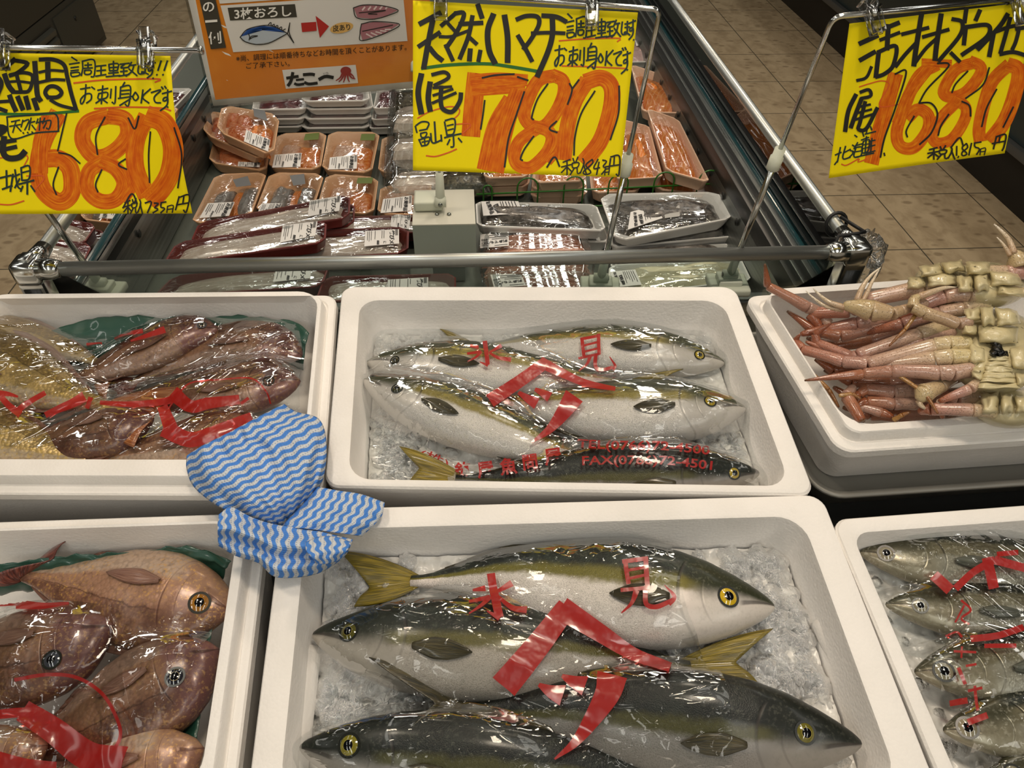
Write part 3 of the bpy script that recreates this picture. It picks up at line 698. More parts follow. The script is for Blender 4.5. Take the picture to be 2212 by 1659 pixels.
for p, w, w1 in [([(1310, 418), (1328, 540), (1360, 690)], 52, 56), ([(1360, 700), (1285, 658)], 40, 8), ([(1192, 525), (1272, 512)], 16, 40), ([(1168, 596), (1300, 570)], 18, 30), ([(1300, 568), (1245, 620), (1168, 672)], 34, 8), ([(1440, 478), (1345, 535)], 46, 18), ([(1348, 560), (1440, 635), (1535, 650)], 20, 44)]: i.stroke(k6(p), w/2.97, w1=w1/2.97, ext=.1)
for p, w, w1 in [([(432, 385), (440, 450), (452, 520)], 28, 28), ([(558, 360), (562, 450), (570, 545)], 30, 30), ([(415, 385), (570, 365)], 26, 26), ([(435, 440), (560, 420)], 18, 18), ([(440, 492), (560, 466)], 18, 18), ([(405, 560), (578, 545)], 24, 24), ([(500, 565), (470, 640), (410, 697)], 38, 8), ([(555, 560), (562, 645), (625, 662), (700, 632)], 30, 30), ([(700, 640), (735, 600), (675, 532)], 38, 4)]: i.stroke(k7(p), w/2.87, w1=w1/2.87, ext=.1)
i.stroke([(1226, 1310), (1165, 1390), (1088, 1483)], 44, w1=62, cols=5, ext=.0); i.stroke([(1212, 1314), (1300, 1370), (1370, 1415), (1448, 1444)], 52, w1=20, cols=5, ext=.0)
i.stroke([(1166, 1480), (1190, 1494), (1214, 1502)], 8, w1=46, cols=4); i.stroke([(1216, 1462), (1240, 1474), (1262, 1482)], 8, w1=42, cols=4)
i.stroke([(1322, 1462), (1312, 1500), (1275, 1560), (1240, 1606), (1200, 1638)], 66, w1=4, cols=6, ext=.05)
i.build('red_lettering', PRINT, f.o)
f = Film('UL', [(-95, 690), (-110, 980)], [(640, 690), (652, 770), (640, 870), (600, 985)], 'wrinkled clear film with red print over the sea bream of the rear left box', seed=3, wrd=(.85, -.5), wr=.008, it=60)
k = KK(0, 660, 4.61); WET = m_print('red_print_wet', 'a8221a', .62)
each(f.S, .0012, k, 4.61, [([(0, 880), (90, 885), (165, 905)], 70, 20), ([(20, 920), (90, 1000), (190, 1080)], 60, 70), ([(190, 1040), (300, 960), (440, 880)], 60, 50), ([(470, 1090), (600, 1030), (720, 980), (830, 920)], 60, 110), ([(875, 1020), (905, 930)], 40, 50), ([(1010, 975), (1300, 990), (1640, 960), (1790, 900)], 40, 80), ([(870, 392), (1010, 380)], 26, 16), ([(1150, 335), (1250, 290), (1420, 258)], 20, 46), ([(1310, 355), (1450, 310), (1640, 245)], 20, 70)], 'red_print', WET, f.o, 4)
k = KK(0, 600, 2.91)
each(f.S, .0014, k, 2.91, [([(1040, 860), (1110, 760), (1200, 665), (1400, 642), (1580, 636), (1670, 710), (1700, 790)], 9, 9), ([(1030, 830), (1070, 930)], 70, 90), ([(1110, 740), (1200, 810), (1320, 790), (1480, 770)], 90, 60), ([(1060, 960), (1200, 1020), (1380, 960), (1550, 890)], 110, 60), ([(1520, 790), (1560, 760)], 20, 20)], 'red_print', WET, f.o, 5)
f = Film('LL', [(-60, 1290), (-110, 1470), (-160, 1720)], [(470, 1338), (440, 1430), (395, 1530), (275, 1620), (250, 1720)], 'wrinkled clear film with red print over the sea bream of the front left box', seed=4, wrd=(.4, .9), wr=.004, it=60)
k = KK(0, 1080, 2.865)
each(f.S, .0012, k, 2.865, [([(0, 640), (110, 640)], 44, 40), ([(120, 650), (260, 660), (410, 645)], 60, 16), ([(100, 1112), (300, 1080), (480, 1100), (640, 1205), (735, 1370), (745, 1480), (680, 1560), (560, 1590)], 22, 22), ([(180, 1330), (350, 1440), (560, 1590), (740, 1620)], 150, 200), ([(-40, 1600), (150, 1640), (320, 1650)], 110, 60), ([(-40, 1335), (120, 1320), (220, 1330)], 60, 70)], 'red_print', m_print('red_print_wet_b', '981a16', .6), f.o, 6)
f = Film('AJ', [(1965, 1150), (1900, 1255), (1965, 1400), (2060, 1560), (2110, 1720)], [(2420, 1120), (2480, 1400), (2560, 1720)], 'crinkled clear film with red print over the horse mackerel', seed=5, wrd=(.6, .8), wr=.004)
k = KK(1740, 1060, 2.769)
each(f.S, .0012, k, 2.769, [(p, w, w) for p, w in [([(780, 520), (850, 585)], 66), ([(905, 580), (1000, 490), (1120, 420)], 44), ([(1085, 420), (1120, 570)], 62), ([(1150, 382), (1260, 372)], 30), ([(1140, 420), (1310, 465)], 50), ([(1000, 890), (1150, 870), (1290, 825)], 40), ([(1075, 932), (1250, 930)], 26), ([(930, 660), (985, 715), (930, 765), (975, 800)], 14), ([(945, 690), (895, 785)], 12), ([(845, 875), (905, 850), (935, 880)], 14), ([(890, 965), (1015, 970)], 14), ([(935, 940), (930, 1000)], 12), ([(915, 1065), (950, 1150)], 22), ([(960, 1050), (1015, 1040)], 14), ([(975, 1195), (1050, 1180)], 18), ([(1010, 1170), (1030, 1315)], 18), ([(880, 1275), (960, 1262)], 42), ([(980, 1385), (1075, 1350)], 38)]], 'red_print', PRINT, f.o, 3)
# green liner sheets
LINER = plain('23493c', .35, Coat_Weight=.3)
def liner(key, topp, botp, nt, nb, label, parts=48):
    bx = BX[key]; a, b = cat([bx.W(p, nt) for p in topp], parts), cat([bx.W(p, nb) for p in botp], parts)
    def fn(x, y):
        i = min(parts-1, int(round(x*(parts-1)))); w = a[i].lerp(b[i], y); return w+bx.N*(.004*noise.noise(V((x*16, y*4, 1)))+.012*math.sin(math.pi*y)*.5)+bx.V*(.004*noise.noise(V((x*22, y*5, 7))))
    mb = MB(); mb.grid(fn, parts, 16); o = solid(mb.build('liner_sheet', LINER), .0006); tag(o, label, 'plastic sheet'); return o
liner('UL', [(90, 722), (150, 700), (200, 688), (270, 683), (400, 686), (500, 682), (590, 688), (640, 696), (668, 720)], [(80, 800), (150, 790), (200, 780), (270, 770), (400, 770), (500, 775), (590, 780), (630, 790), (655, 800)], -.038, -.075, 'dark green plastic sheet along the back wall of the rear left box')
liner('LL', [(-20, 1222), (60, 1210), (180, 1198), (300, 1192), (370, 1182), (410, 1180), (460, 1195), (500, 1212)], [(-20, 1290), (60, 1275), (180, 1260), (300, 1250), (370, 1245), (410, 1245), (460, 1250), (480, 1265)], -.034, -.07, 'dark green plastic sheet along the back wall of the front left box')
liner('LL', [(470, 1290), (455, 1380), (440, 1480), (425, 1600)], [(380, 1330), (370, 1400), (350, 1500), (330, 1610)], -.045, -.085, 'dark green plastic sheet down the right wall of the front left box')
# ---------------------------------------------------------------- price signs on wire stands
CHROME = plain('cfd1ce', .16, 1.0)
RAIL = plain('c4c7c4', .34, .85)
STEEL = plain('8f938f', .28, 1.0)
IVORY = plain('c9cdbc', .4)
CLEAR = None
def m_clear():
    t = NT('clear_plastic'); fr = t.n('ShaderNodeFresnel', IOR=1.5).outputs[0]
    tr = t.n('ShaderNodeBsdfTransparent', Color=(.86, .87, .86, 1)); g = t.n('ShaderNodeBsdfGlossy', Color=(1, 1, 1, 1), Roughness=.08)
    m = t.n('ShaderNodeMixShader', i0=t.math('MULTIPLY_ADD', fr, 1.3, .06, True)); t.set(m, 'i1', tr); t.set(m, 'i2', g); return t.done(m.outputs[0])
CLEAR = m_clear()
def m_paper(c):
    t = NT('paper'); o = t.obj(); return t.done(t.bsdf(Base_Color=c, Roughness=.7, Specular_IOR_Level=.2, Normal=t.bump(t.noise(o, 25, 2), .12, .004)))
YELLOW = m_paper('f2dd05')
INK = plain('14140f', .55); GREENINK = plain('0f2a26', .55); ORINK = plain('d8590f', .6); LEAF = plain('1f6a20', .6)
def m_marker():
    t = NT('orange_marker'); u = t.uv(); x = t.xyz(u); n = t.noise(t.map(u, (14, .35, 1)), 1, 3, .6); n2 = t.noise(t.map(u, (3, 1.3, 1)), 1, 3)
    c = t.ramp(t.math('ADD', t.math('MULTIPLY', n, .65), t.math('MULTIPLY', n2, .45)), [(.3, 'a83c06'), (.48, 'cf5a06'), (.62, 'de780e'), (.78, 'eaa612')])
    return t.done(t.bsdf(Base_Color=c, Roughness=.6, Specular_IOR_Level=.2))
MARKER = m_marker()
def paper(c4, d4, bulge, label, mat=None, name='price_sign', curl=None, cat_='sign', cols=40, rows=30, group=None):
    P = [atd(p, d) for p, d in zip(c4, d4)]; n = (P[1]-P[0]).cross(P[3]-P[0]).normalized()
    if n.dot(CAM-P[0]) < 0: n = -n
    def fn(a, b):
        q = P[0]*(1-a)*(1-b)+P[1]*a*(1-b)+P[2]*a*b+P[3]*(1-a)*b
        q = q+n*(bulge*math.sin(math.pi*a)*math.sin(math.pi*min(1, max(0, b))*.9))
        if curl: q = q+curl(a, b, n)
        return q
    root = thing(name, label, cat_, fn(.5, 1.0), group)
    mb = MB(); mb.grid(fn, cols, rows); o = solid(mb.build('paper', mat or YELLOW, root), .0004, 0)
    return root, Surf(fn)
def lots(ink, K, s, lst):
    for e in lst:
        w, pts = e[0], e[1:]; ink.stroke(K(list(pts)), w/s, ext=.25, step=3)
CHORI = [[(1350, 110), (1385, 145)], [(1335, 180), (1400, 165)], [(1345, 215), (1395, 205)], [(1345, 245), (1395, 235)], [(1345, 262), (1352, 300), (1400, 287), (1395, 258), (1345, 265)], [(1420, 150), (1422, 220), (1412, 292)], [(1420, 150), (1495, 140), (1496, 290), (1475, 300)], [(1435, 190), (1480, 185)], [(1456, 165), (1456, 220)], [(1430, 220), (1485, 215)], [(1435, 240), (1475, 240), (1470, 275), (1435, 277), (1435, 240)],
 [(1508, 200), (1572, 190)], [(1512, 245), (1570, 236)], [(1540, 195), (1540, 290)], [(1505, 297), (1572, 280)], [(1590, 182), (1595, 245)], [(1590, 182), (1650, 175), (1645, 240)], [(1595, 245), (1645, 240)], [(1595, 213), (1645, 208)], [(1620, 150), (1620, 292)], [(1588, 268), (1652, 260)], [(1572, 302), (1662, 290)],
 [(1662, 180), (1722, 170)], [(1690, 183), (1665, 215), (1715, 210)], [(1686, 225), (1686, 287)], [(1665, 252), (1710, 245)], [(1655, 297), (1720, 280)], [(1737, 160), (1715, 212)], [(1725, 192), (1765, 185)], [(1752, 190), (1738, 250), (1700, 297)], [(1720, 225), (1772, 292)],
 [(1785, 175), (1778, 255), (1795, 278), (1812, 260)], [(1805, 192), (1842, 186)], [(1805, 220), (1842, 214)], [(1826, 170), (1822, 262), (1803, 272), (1806, 252), (1846, 280)], [(1842, 185), (1892, 165)], [(1871, 158), (1867, 230), (1847, 250), (1846, 226), (1870, 222), (1868, 275), (1838, 315)], [(1874, 316), (1877, 320)]]
SASHI = [[(1248, 402), (1312, 388)], [(1285, 362), (1277, 480), (1255, 532), (1250, 490), (1285, 445), (1318, 445), (1318, 490), (1288, 522)], [(1322, 383), (1342, 402)], [(1362, 412), (1430, 395)], [(1396, 372), (1386, 528)], [(1370, 440), (1366, 486), (1420, 476), (1425, 430), (1370, 440)], [(1386, 490), (1350, 522)], [(1394, 490), (1426, 520)], [(1452, 400), (1446, 480)], [(1482, 378), (1476, 520), (1458, 512)],
 [(1541, 343), (1525, 380)], [(1514, 385), (1510, 480)], [(1514, 385), (1578, 380), (1566, 542), (1545, 530)], [(1520, 415), (1572, 410)], [(1520, 446), (1570, 440)], [(1498, 482), (1592, 464)], [(1582, 482), (1508, 542)], [(1612, 428), (1595, 468), (1612, 500), (1632, 470), (1612, 428)], [(1662, 408), (1650, 522)], [(1712, 400), (1660, 470), (1702, 522)], [(1716, 432), (1782, 410), (1738, 468), (1745, 515), (1780, 520)], [(1785, 383), (1795, 402)], [(1806, 378), (1816, 397)], [(1790, 442), (1852, 420)], [(1826, 408), (1822, 488), (1797, 505), (1800, 480), (1825, 476), (1820, 540), (1777, 587)], [(1823, 555), (1828, 558)]]
ZEI = [[(1312, 1292), (1370, 1270)], [(1300, 1330), (1378, 1310)], [(1345, 1280), (1345, 1392)], [(1340, 1332), (1300, 1375)], [(1348, 1332), (1378, 1362)], [(1392, 1260), (1402, 1290)], [(1432, 1250), (1415, 1290)], [(1387, 1300), (1438, 1294), (1430, 1330), (1390, 1335), (1387, 1300)], [(1402, 1340), (1370, 1392)], [(1425, 1335), (1430, 1385), (1455, 1368)], [(1470, 1262), (1480, 1300), (1450, 1380)], [(1475, 1300), (1500, 1390)]]
def put(ink, K, s, w, strokes, src, dst):
    x0, y0, x1, y1 = src; X0, Y0, X1, Y1 = dst
    for st in strokes: ink.stroke(K([(X0+(x-x0)*(X1-X0)/(x1-x0), Y0+(y-y0)*(Y1-Y0)/(y1-y0)) for x, y in st]), w/s, ext=.25, step=3)
def marker(ink, K, s, lst):
    for w, pts in lst: ink.stroke(K(pts), w/s, cols=7, ext=.12, step=4)
SRC1, SRC2, SRC3 = (1330, 110, 1890, 320), (1240, 345, 1850, 590), (1300, 1250, 1500, 1395)
# ---- 780
root, S = paper([(892, 1), (1378, 27), (1339, 383), (892, 368)], [.92, .92, .99, .99], -.006, 'yellow handwritten price sign reading 780, hanging in the middle')
K, s = KK(860, 0, 3.6867), 3.6867
i = Ink(S, .0004)
marker(i, K, s, [(150, [(625, 600), (600, 830), (580, 1070)]), (95, [(585, 640), (800, 625), (1020, 640)]), (95, [(600, 720), (800, 705), (1000, 690)]), (125, [(890, 800), (770, 1010), (690, 1340)]), (130, [(955, 730), (870, 970), (780, 1355)]),
 (105, [(1240, 605), (1120, 640), (1035, 790), (1005, 920), (1070, 1005), (1170, 1000), (1265, 880), (1320, 740), (1310, 640), (1230, 600)]), (100, [(1110, 1020), (970, 1120), (925, 1240), (960, 1320), (1060, 1330), (1180, 1220), (1225, 1110), (1190, 1040), (1100, 1010)]), (60, [(1290, 1050), (1280, 1180), (1200, 1290)]),
 (125, [(1500, 650), (1410, 800), (1350, 1000), (1320, 1260)]), (130, [(1500, 650), (1620, 620), (1700, 700), (1690, 880), (1610, 1120), (1480, 1290)])])
i.build('orange_digits', MARKER, root)
i = Ink(S, .0008)
lots(i, K, s, [(42, (175, 190), (335, 105)), (44, (275, 165), (240, 340), (205, 540)), (36, (165, 370), (330, 260)), (40, (255, 385), (300, 440), (350, 480)), (34, (345, 205), (460, 105)), (36, (455, 108), (525, 110), (470, 250), (385, 380)), (28, (400, 190), (450, 245)), (26, (330, 292), (430, 290), (560, 245)), (34, (380, 360), (435, 480)), (36, (490, 192), (670, 182)), (36, (592, 130), (560, 290), (492, 465)), (32, (565, 295), (625, 350)), (40, (635, 40), (668, 140)), (40, (575, 395), (568, 480)), (34, (655, 405), (640, 485)),
 (46, (758, 118), (715, 240), (725, 400), (770, 500)), (46, (848, 128), (872, 300), (872, 490)), (36, (945, 155), (1020, 128), (1110, 135), (1120, 200), (1060, 310), (1000, 390)), (36, (955, 285), (1010, 380), (1065, 485)), (38, (1150, 125), (1260, 135), (1335, 172)), (30, (1065, 265), (1200, 260), (1325, 265)), (44, (1228, 140), (1228, 280), (1190, 420), (1110, 605)),
 (46, (185, 595), (160, 740), (185, 900)), (30, (272, 595), (370, 575), (400, 620), (290, 680)), (44, (255, 660), (240, 780), (255, 880)), (22, (280, 700), (425, 690)), (22, (280, 760), (435, 710)), (24, (275, 820), (460, 740)), (36, (345, 690), (340, 790), (355, 865), (430, 890), (490, 810), (500, 745))])
i.build('black_lettering', INK, root)
i = Ink(S, .0007)
lots(i, K, s, [(14, (137, 1005), (150, 1055)), (14, (142, 1000), (190, 970), (245, 980), (228, 1030)), (13, (170, 1040), (222, 1030)), (13, (180, 1062), (228, 1055), (215, 1092), (185, 1092), (180, 1062)), (13, (165, 1110), (190, 1165)), (13, (175, 1112), (250, 1092), (235, 1150), (190, 1162)), (12, (210, 1100), (214, 1155)), (12, (190, 1132), (240, 1122)), (15, (290, 970), (300, 1130)), (14, (260, 1062), (275, 1138), (345, 1115)), (14, (342, 1075), (347, 1125)),
 (14, (370, 970), (390, 1080)), (14, (375, 960), (450, 950), (443, 1060), (395, 1075)), (12, (390, 1002), (440, 990)), (12, (395, 1037), (440, 1025)), (14, (370, 1097), (430, 1080), (502, 1065)), (14, (440, 1080), (442, 1165), (420, 1168)), (13, (412, 1110), (392, 1152)), (13, (480, 1100), (507, 1132))])
i.build('origin_lettering', GREENINK, root)
i = Ink(S, .0007); put(i, K, s, 14, CHORI, SRC1, SRC1); i.build('cooking_note', GREENINK, root)
i = Ink(S, .0007); put(i, K, s, 14, SASHI, SRC2, SRC2); i.build('sashimi_note', GREENINK, root)
i = Ink(S, .0009)
lots(i, K, s, [(14, (670, 620), (780, 598), (925, 590)), (14, (950, 612), (1035, 640)), (14, (1005, 730), (940, 920), (880, 1100), (848, 1330)), (14, (690, 800), (675, 920), (658, 1028)), (14, (1192, 668), (1110, 790), (1065, 930), (1080, 950)), (14, (1080, 1085), (1005, 1190), (975, 1265), (992, 1275)), (14, (1365, 665), (1385, 720), (1350, 830)), (14, (1440, 635), (1390, 702)), (14, (1262, 965), (1205, 1025), (1267, 1055)), (14, (1567, 725), (1460, 900), (1410, 1080), (1400, 1235)), (14, (1760, 685), (1755, 900), (1690, 1112)), (14, (1185, 1332), (1245, 1250), (1285, 1325)),
 (12, (1545, 1270), (1495, 1315), (1535, 1370), (1495, 1390), (1475, 1368), (1548, 1300), (1545, 1270)), (12, (1592, 1268), (1557, 1340), (1605, 1335)), (12, (1600, 1290), (1580, 1392)), (12, (1628, 1275), (1660, 1285), (1632, 1325), (1655, 1342), (1620, 1388)), (10, (1648, 1350), (1645, 1395)), (10, (1648, 1350), (1680, 1345), (1675, 1392)), (10, (1646, 1372), (1678, 1368)), (13, (1692, 1262), (1680, 1345)), (13, (1692, 1250), (1762, 1245), (1757, 1395), (1737, 1385)), (12, (1650, 1328), (1760, 1312)), (12, (1722, 1250), (1717, 1318))])
put(i, K, s, 11, ZEI, SRC3, SRC3)
i.build('black_outlines', INK, root)
each(S, .0006, K, s, [(list(e[1:]), e[0], e[0]) for e in [(11, (1282, 325), (1500, 310), (1760, 305), (1745, 330)), (11, (1305, 525), (1500, 530), (1700, 540), (1815, 545)), (10, (155, 942), (250, 890), (400, 850), (480, 862), (485, 905), (440, 950)), (10, (460, 990), (560, 985), (575, 1005), (515, 1060)), (11, (225, 1240), (300, 1245), (400, 1215), (465, 1187))]], 'orange_line', ORINK, root)
i = Ink(S, .0006); lots(i, K, s, [(26, (190, 545), (400, 518), (700, 508), (900, 532), (1110, 568))]); i.build('green_underline', LEAF, root)
# ---- 680
root, S = paper([(-118, 112), (368, 121), (416, 461), (-100, 463)], [.91, .91, .975, .975], -.004, 'yellow handwritten price sign reading 680, at the left', curl=lambda a, b, n: n*(.012*max(0, a-.8)/.2*math.sin(b*3.1)))
K, s = KK(0, 0, 2.5929), 2.5929
i = Ink(S, .0004)
marker(i, K, s, [(100, [(325, 640), (245, 790), (215, 940), (240, 1060), (330, 1130), (400, 1080), (395, 950), (330, 890), (260, 890)]), (90, [(275, 660), (230, 800), (225, 960)]), (92, [(600, 650), (490, 690), (465, 790), (540, 880), (640, 850), (715, 760), (700, 670), (610, 650)]), (85, [(570, 910), (500, 960), (490, 1060), (560, 1125), (650, 1115), (695, 1030), (650, 945), (570, 905)]), (60, [(720, 960), (740, 1040), (690, 1120)]), (100, [(820, 660), (765, 780), (760, 940), (820, 1090)]), (115, [(830, 650), (920, 690), (970, 820), (955, 960), (900, 1060), (840, 1120)])])
i.build('orange_digits', MARKER, root)
i = Ink(S, .0008); K2, s2 = KK(0, 0, 6.9125), 6.9125
lots(i, K2, s2, [(75, (225, 890), (140, 960), (80, 1035)), (60, (210, 900), (400, 935), (400, 980), (260, 1090), (150, 1130)), (80, (75, 1115), (130, 1270), (200, 1365)), (55, (160, 1120), (330, 1085), (480, 1120), (480, 1250), (430, 1360), (330, 1375), (200, 1375)), (60, (255, 1120), (320, 1370)), (40, (110, 1225), (270, 1215), (450, 1235)), (75, (150, 1430), (190, 1540), (240, 1650)), (75, (270, 1450), (345, 1630)), (75, (390, 1450), (435, 1620)), (75, (510, 1480), (560, 1630)), (50, (-80, 1525), (140, 1510)), (60, (-40, 1130), (30, 1240), (-20, 1400)), (60, (-60, 1600), (100, 1660)),
 (78, (525, 930), (545, 1200), (565, 1420), (610, 1500)), (62, (600, 890), (800, 890), (960, 970), (1010, 1150), (1070, 1400), (1140, 1630)), (80, (718, 940), (722, 1180)), (42, (590, 1080), (760, 1050), (950, 1062)), (46, (590, 1230), (800, 1190), (970, 1195)), (62, (720, 1450), (680, 1380), (740, 1295), (850, 1300), (925, 1380), (860, 1450), (720, 1455)), (50, (760, 1495), (900, 1570), (1130, 1630))])
lots(i, K, s, [(34, (-20, 712), (30, 720), (-10, 755)), (24, (-30, 805), (88, 785)), (24, (-30, 850), (92, 822)), (34, (25, 770), (20, 850), (50, 885), (110, 880), (140, 850))])
i.build('black_lettering', INK, root)
i = Ink(S, .0007)
put(i, K, s, 9, CHORI, SRC1, (385, 320, 872, 440)); lots(i, K, s, [(10, (905, 342), (887, 395)), (10, (940, 342), (922, 395)), (10, (880, 418), (883, 421)), (10, (914, 418), (917, 421))]); i.build('cooking_note', GREENINK, root)
i = Ink(S, .0007); put(i, K, s, 9, SASHI, SRC2, (445, 462, 962, 622)); i.build('sashimi_note', GREENINK, root)
i = Ink(S, .0007)
lots(i, K, s, [(9, (40, 655), (180, 645), (312, 640), (330, 735)), (9, (40, 655), (65, 775), (200, 745), (330, 735)),
 (8, (65, 682), (112, 672)), (8, (55, 708), (117, 697)), (8, (92, 675), (73, 742)), (8, (90, 702), (120, 735)), (8, (130, 672), (120, 712)), (8, (132, 680), (165, 672), (140, 728)), (8, (176, 660), (163, 728)), (8, (158, 690), (197, 680)), (8, (180, 700), (200, 727)), (8, (130, 742), (135, 748)), (8, (155, 740), (160, 746)), (8, (180, 738), (186, 744)), (8, (215, 665), (205, 692)), (8, (208, 687), (240, 680)), (8, (227, 660), (222, 730)), (8, (252, 660), (240, 692)), (8, (245, 682), (286, 675), (276, 722), (262, 716)), (8, (262, 685), (245, 718)),
 (11, (-20, 1002), (65, 982)), (11, (38, 955), (40, 1050)), (11, (15, 1060), (70, 1040)), (11, (75, 975), (60, 1072)), (10, (70, 992), (112, 975)), (10, (86, 950), (100, 1040), (122, 1060)), (10, (112, 1000), (85, 1052)), (10, (120, 940), (125, 1010)), (10, (120, 940), (166, 930), (165, 1000), (125, 1010)), (9, (125, 967), (165, 957)), (11, (108, 1032), (192, 1010)), (11, (155, 1020), (155, 1088)), (10, (130, 1042), (118, 1072)), (10, (175, 1040), (197, 1072))])
i.build('origin_lettering', GREENINK, root)
i = Ink(S, .0009)
lots(i, K, s, [(9, (375, 635), (350, 740), (325, 845)), (9, (330, 855), (395, 870), (450, 915)), (9, (330, 935), (300, 1030), (318, 1090)), (9, (590, 655), (540, 760), (548, 865)), (9, (572, 950), (538, 1030), (550, 1075)), (9, (720, 660), (757, 722), (780, 650)), (9, (845, 738), (835, 870), (840, 1022)), (9, (978, 715), (1020, 870), (998, 1052)), (9, (705, 890), (665, 922), (712, 948)), (9, (690, 1165), (740, 1085), (770, 1140)),
 (9, (815, 1137), (850, 1130), (828, 1192)), (9, (865, 1137), (890, 1140), (868, 1162), (888, 1172), (858, 1192)), (9, (905, 1137), (903, 1160), (925, 1167), (902, 1192)), (9, (903, 1135), (932, 1130)), (7, (940, 1155), (936, 1190)), (7, (940, 1155), (972, 1150), (966, 1190)), (7, (938, 1173), (970, 1168)), (9, (1005, 1100), (985, 1175)), (9, (1005, 1105), (1062, 1093), (1045, 1187), (1030, 1175)), (9, (990, 1147), (1057, 1135)), (9, (1032, 1100), (1025, 1142))])
put(i, K, s, 8, ZEI, SRC3, (695, 1110, 800, 1200)); i.build('black_outlines', INK, root)
each(S, .0006, K, s, [(list(e[1:]), e[0], e[0]) for e in [(9, (415, 465), (600, 447), (888, 443), (870, 460)), (9, (530, 608), (700, 600), (900, 605), (957, 620)), (7, (-20, 885), (80, 880), (157, 875), (130, 940)), (8, (-20, 1142), (60, 1146), (135, 1125)), (7, (150, 985), (250, 990), (200, 1060))]], 'orange_line', ORINK, root)
i = Ink(S, .0006); lots(i, K, s, [(16, (-60, 636), (200, 640), (440, 622))]); i.build('green_underline', LEAF, root)
# ---- 1680
root, S = paper([(1835, 51), (2240, 2), (2170, 331), (1790, 385)], [.88, .86, .96, .975], -.006, 'yellow handwritten price sign reading 1680, at the right')
K, s = KK(1640, 0, 3.771), 3.771
i = Ink(S, .0004)
marker(i, K, s, [(120, [(1110, 610), (1040, 850), (970, 1090), (915, 1320)]), (100, [(1440, 530), (1300, 620), (1190, 850), (1120, 1070), (1150, 1190), (1260, 1200), (1370, 1060), (1375, 940), (1290, 890), (1210, 960)]), (100, [(1370, 560), (1230, 750), (1130, 1000)]), (70, [(1330, 510), (1560, 520)]), (95, [(1750, 510), (1600, 570), (1500, 740), (1560, 790), (1680, 750), (1790, 620), (1800, 540), (1720, 500)]), (92, [(1620, 820), (1490, 950), (1410, 1090), (1450, 1165), (1570, 1130), (1670, 980), (1680, 870), (1600, 820)]), (105, [(2030, 530), (1900, 660), (1830, 850), (1790, 1050), (1800, 1140)]), (120, [(2030, 530), (2110, 570), (2085, 750), (2000, 980), (1880, 1140)])])
i.build('orange_digits', MARKER, root)
i = Ink(S, .0008)
lots(i, K, s, [(40, (818, 355), (960, 290)), (38, (820, 490), (940, 422)), (26, (795, 655), (870, 630), (912, 545)), (38, (985, 245), (1135, 185)), (30, (985, 325), (1140, 265)), (40, (1050, 205), (1040, 400)), (38, (970, 440), (948, 625)), (34, (965, 425), (1110, 375), (1090, 530), (1020, 600), (950, 625)), (32, (1162, 278), (1375, 225)), (42, (1320, 118), (1275, 400), (1258, 530)), (32, (1270, 355), (1190, 440), (1110, 540)), (32, (1332, 300), (1540, 240)), (42, (1480, 118), (1445, 350), (1430, 485)), (30, (1450, 305), (1350, 400), (1262, 520)),
 (34, (1572, 155), (1650, 180), (1630, 290), (1460, 495)), (32, (1560, 430), (1630, 500)), (36, (1685, 75), (1670, 180)), (36, (1795, 85), (1762, 162)), (36, (1682, 212), (1665, 360)), (36, (1690, 218), (1860, 205), (1850, 300), (1650, 445)), (38, (2020, 115), (1950, 220), (1780, 400)), (38, (1905, 280), (1872, 455)), (32, (1930, 255), (2050, 215), (2110, 220), (2090, 330), (2060, 400)), (34, (2042, 145), (2000, 300), (1962, 430)), (34, (2090, 235), (2200, 215)), (34, (1962, 440), (2080, 425), (2240, 480)),
 (36, (785, 772), (725, 900), (698, 1065)), (28, (822, 750), (890, 730), (905, 780), (830, 800)), (36, (830, 805), (775, 950), (745, 1035)), (20, (800, 872), (902, 850)), (20, (795, 920), (912, 890)), (22, (785, 972), (922, 930)), (32, (860, 830), (820, 990), (805, 1050), (870, 1045), (958, 880))])
i.build('black_lettering', INK, root)
i = Ink(S, .0007)
lots(i, K, s, [(13, (660, 1200), (635, 1320)), (13, (618, 1262), (667, 1240)), (12, (612, 1340), (640, 1305)), (13, (702, 1190), (680, 1290), (740, 1280)), (12, (742, 1215), (690, 1242)), (12, (757, 1180), (777, 1195)), (12, (740, 1225), (765, 1232)), (12, (728, 1285), (762, 1250)), (12, (800, 1160), (770, 1212)), (12, (780, 1187), (837, 1170)), (12, (787, 1200), (770, 1275), (825, 1267), (837, 1200), (787, 1200)), (11, (758, 1240), (842, 1225)), (12, (775, 1100), (795, 1115)), (12, (830, 1140), (890, 1118)), (12, (835, 1060), (850, 1110)), (12, (847, 1150), (835, 1240), (885, 1227), (897, 1140), (847, 1150)), (10, (842, 1180), (892, 1170)), (10, (838, 1210), (888, 1200)), (12, (780, 1280), (860, 1262), (932, 1245)), (12, (905, 1030), (915, 1058)), (12, (860, 1092), (947, 1070)), (12, (875, 1060), (870, 1090)), (12, (872, 1110), (860, 1250)), (11, (890, 1152), (942, 1140)), (11, (917, 1125), (905, 1242)), (11, (885, 1197), (942, 1180)), (11, (870, 1247), (942, 1227))])
i.build('origin_lettering', GREENINK, root)
i = Ink(S, .0009)
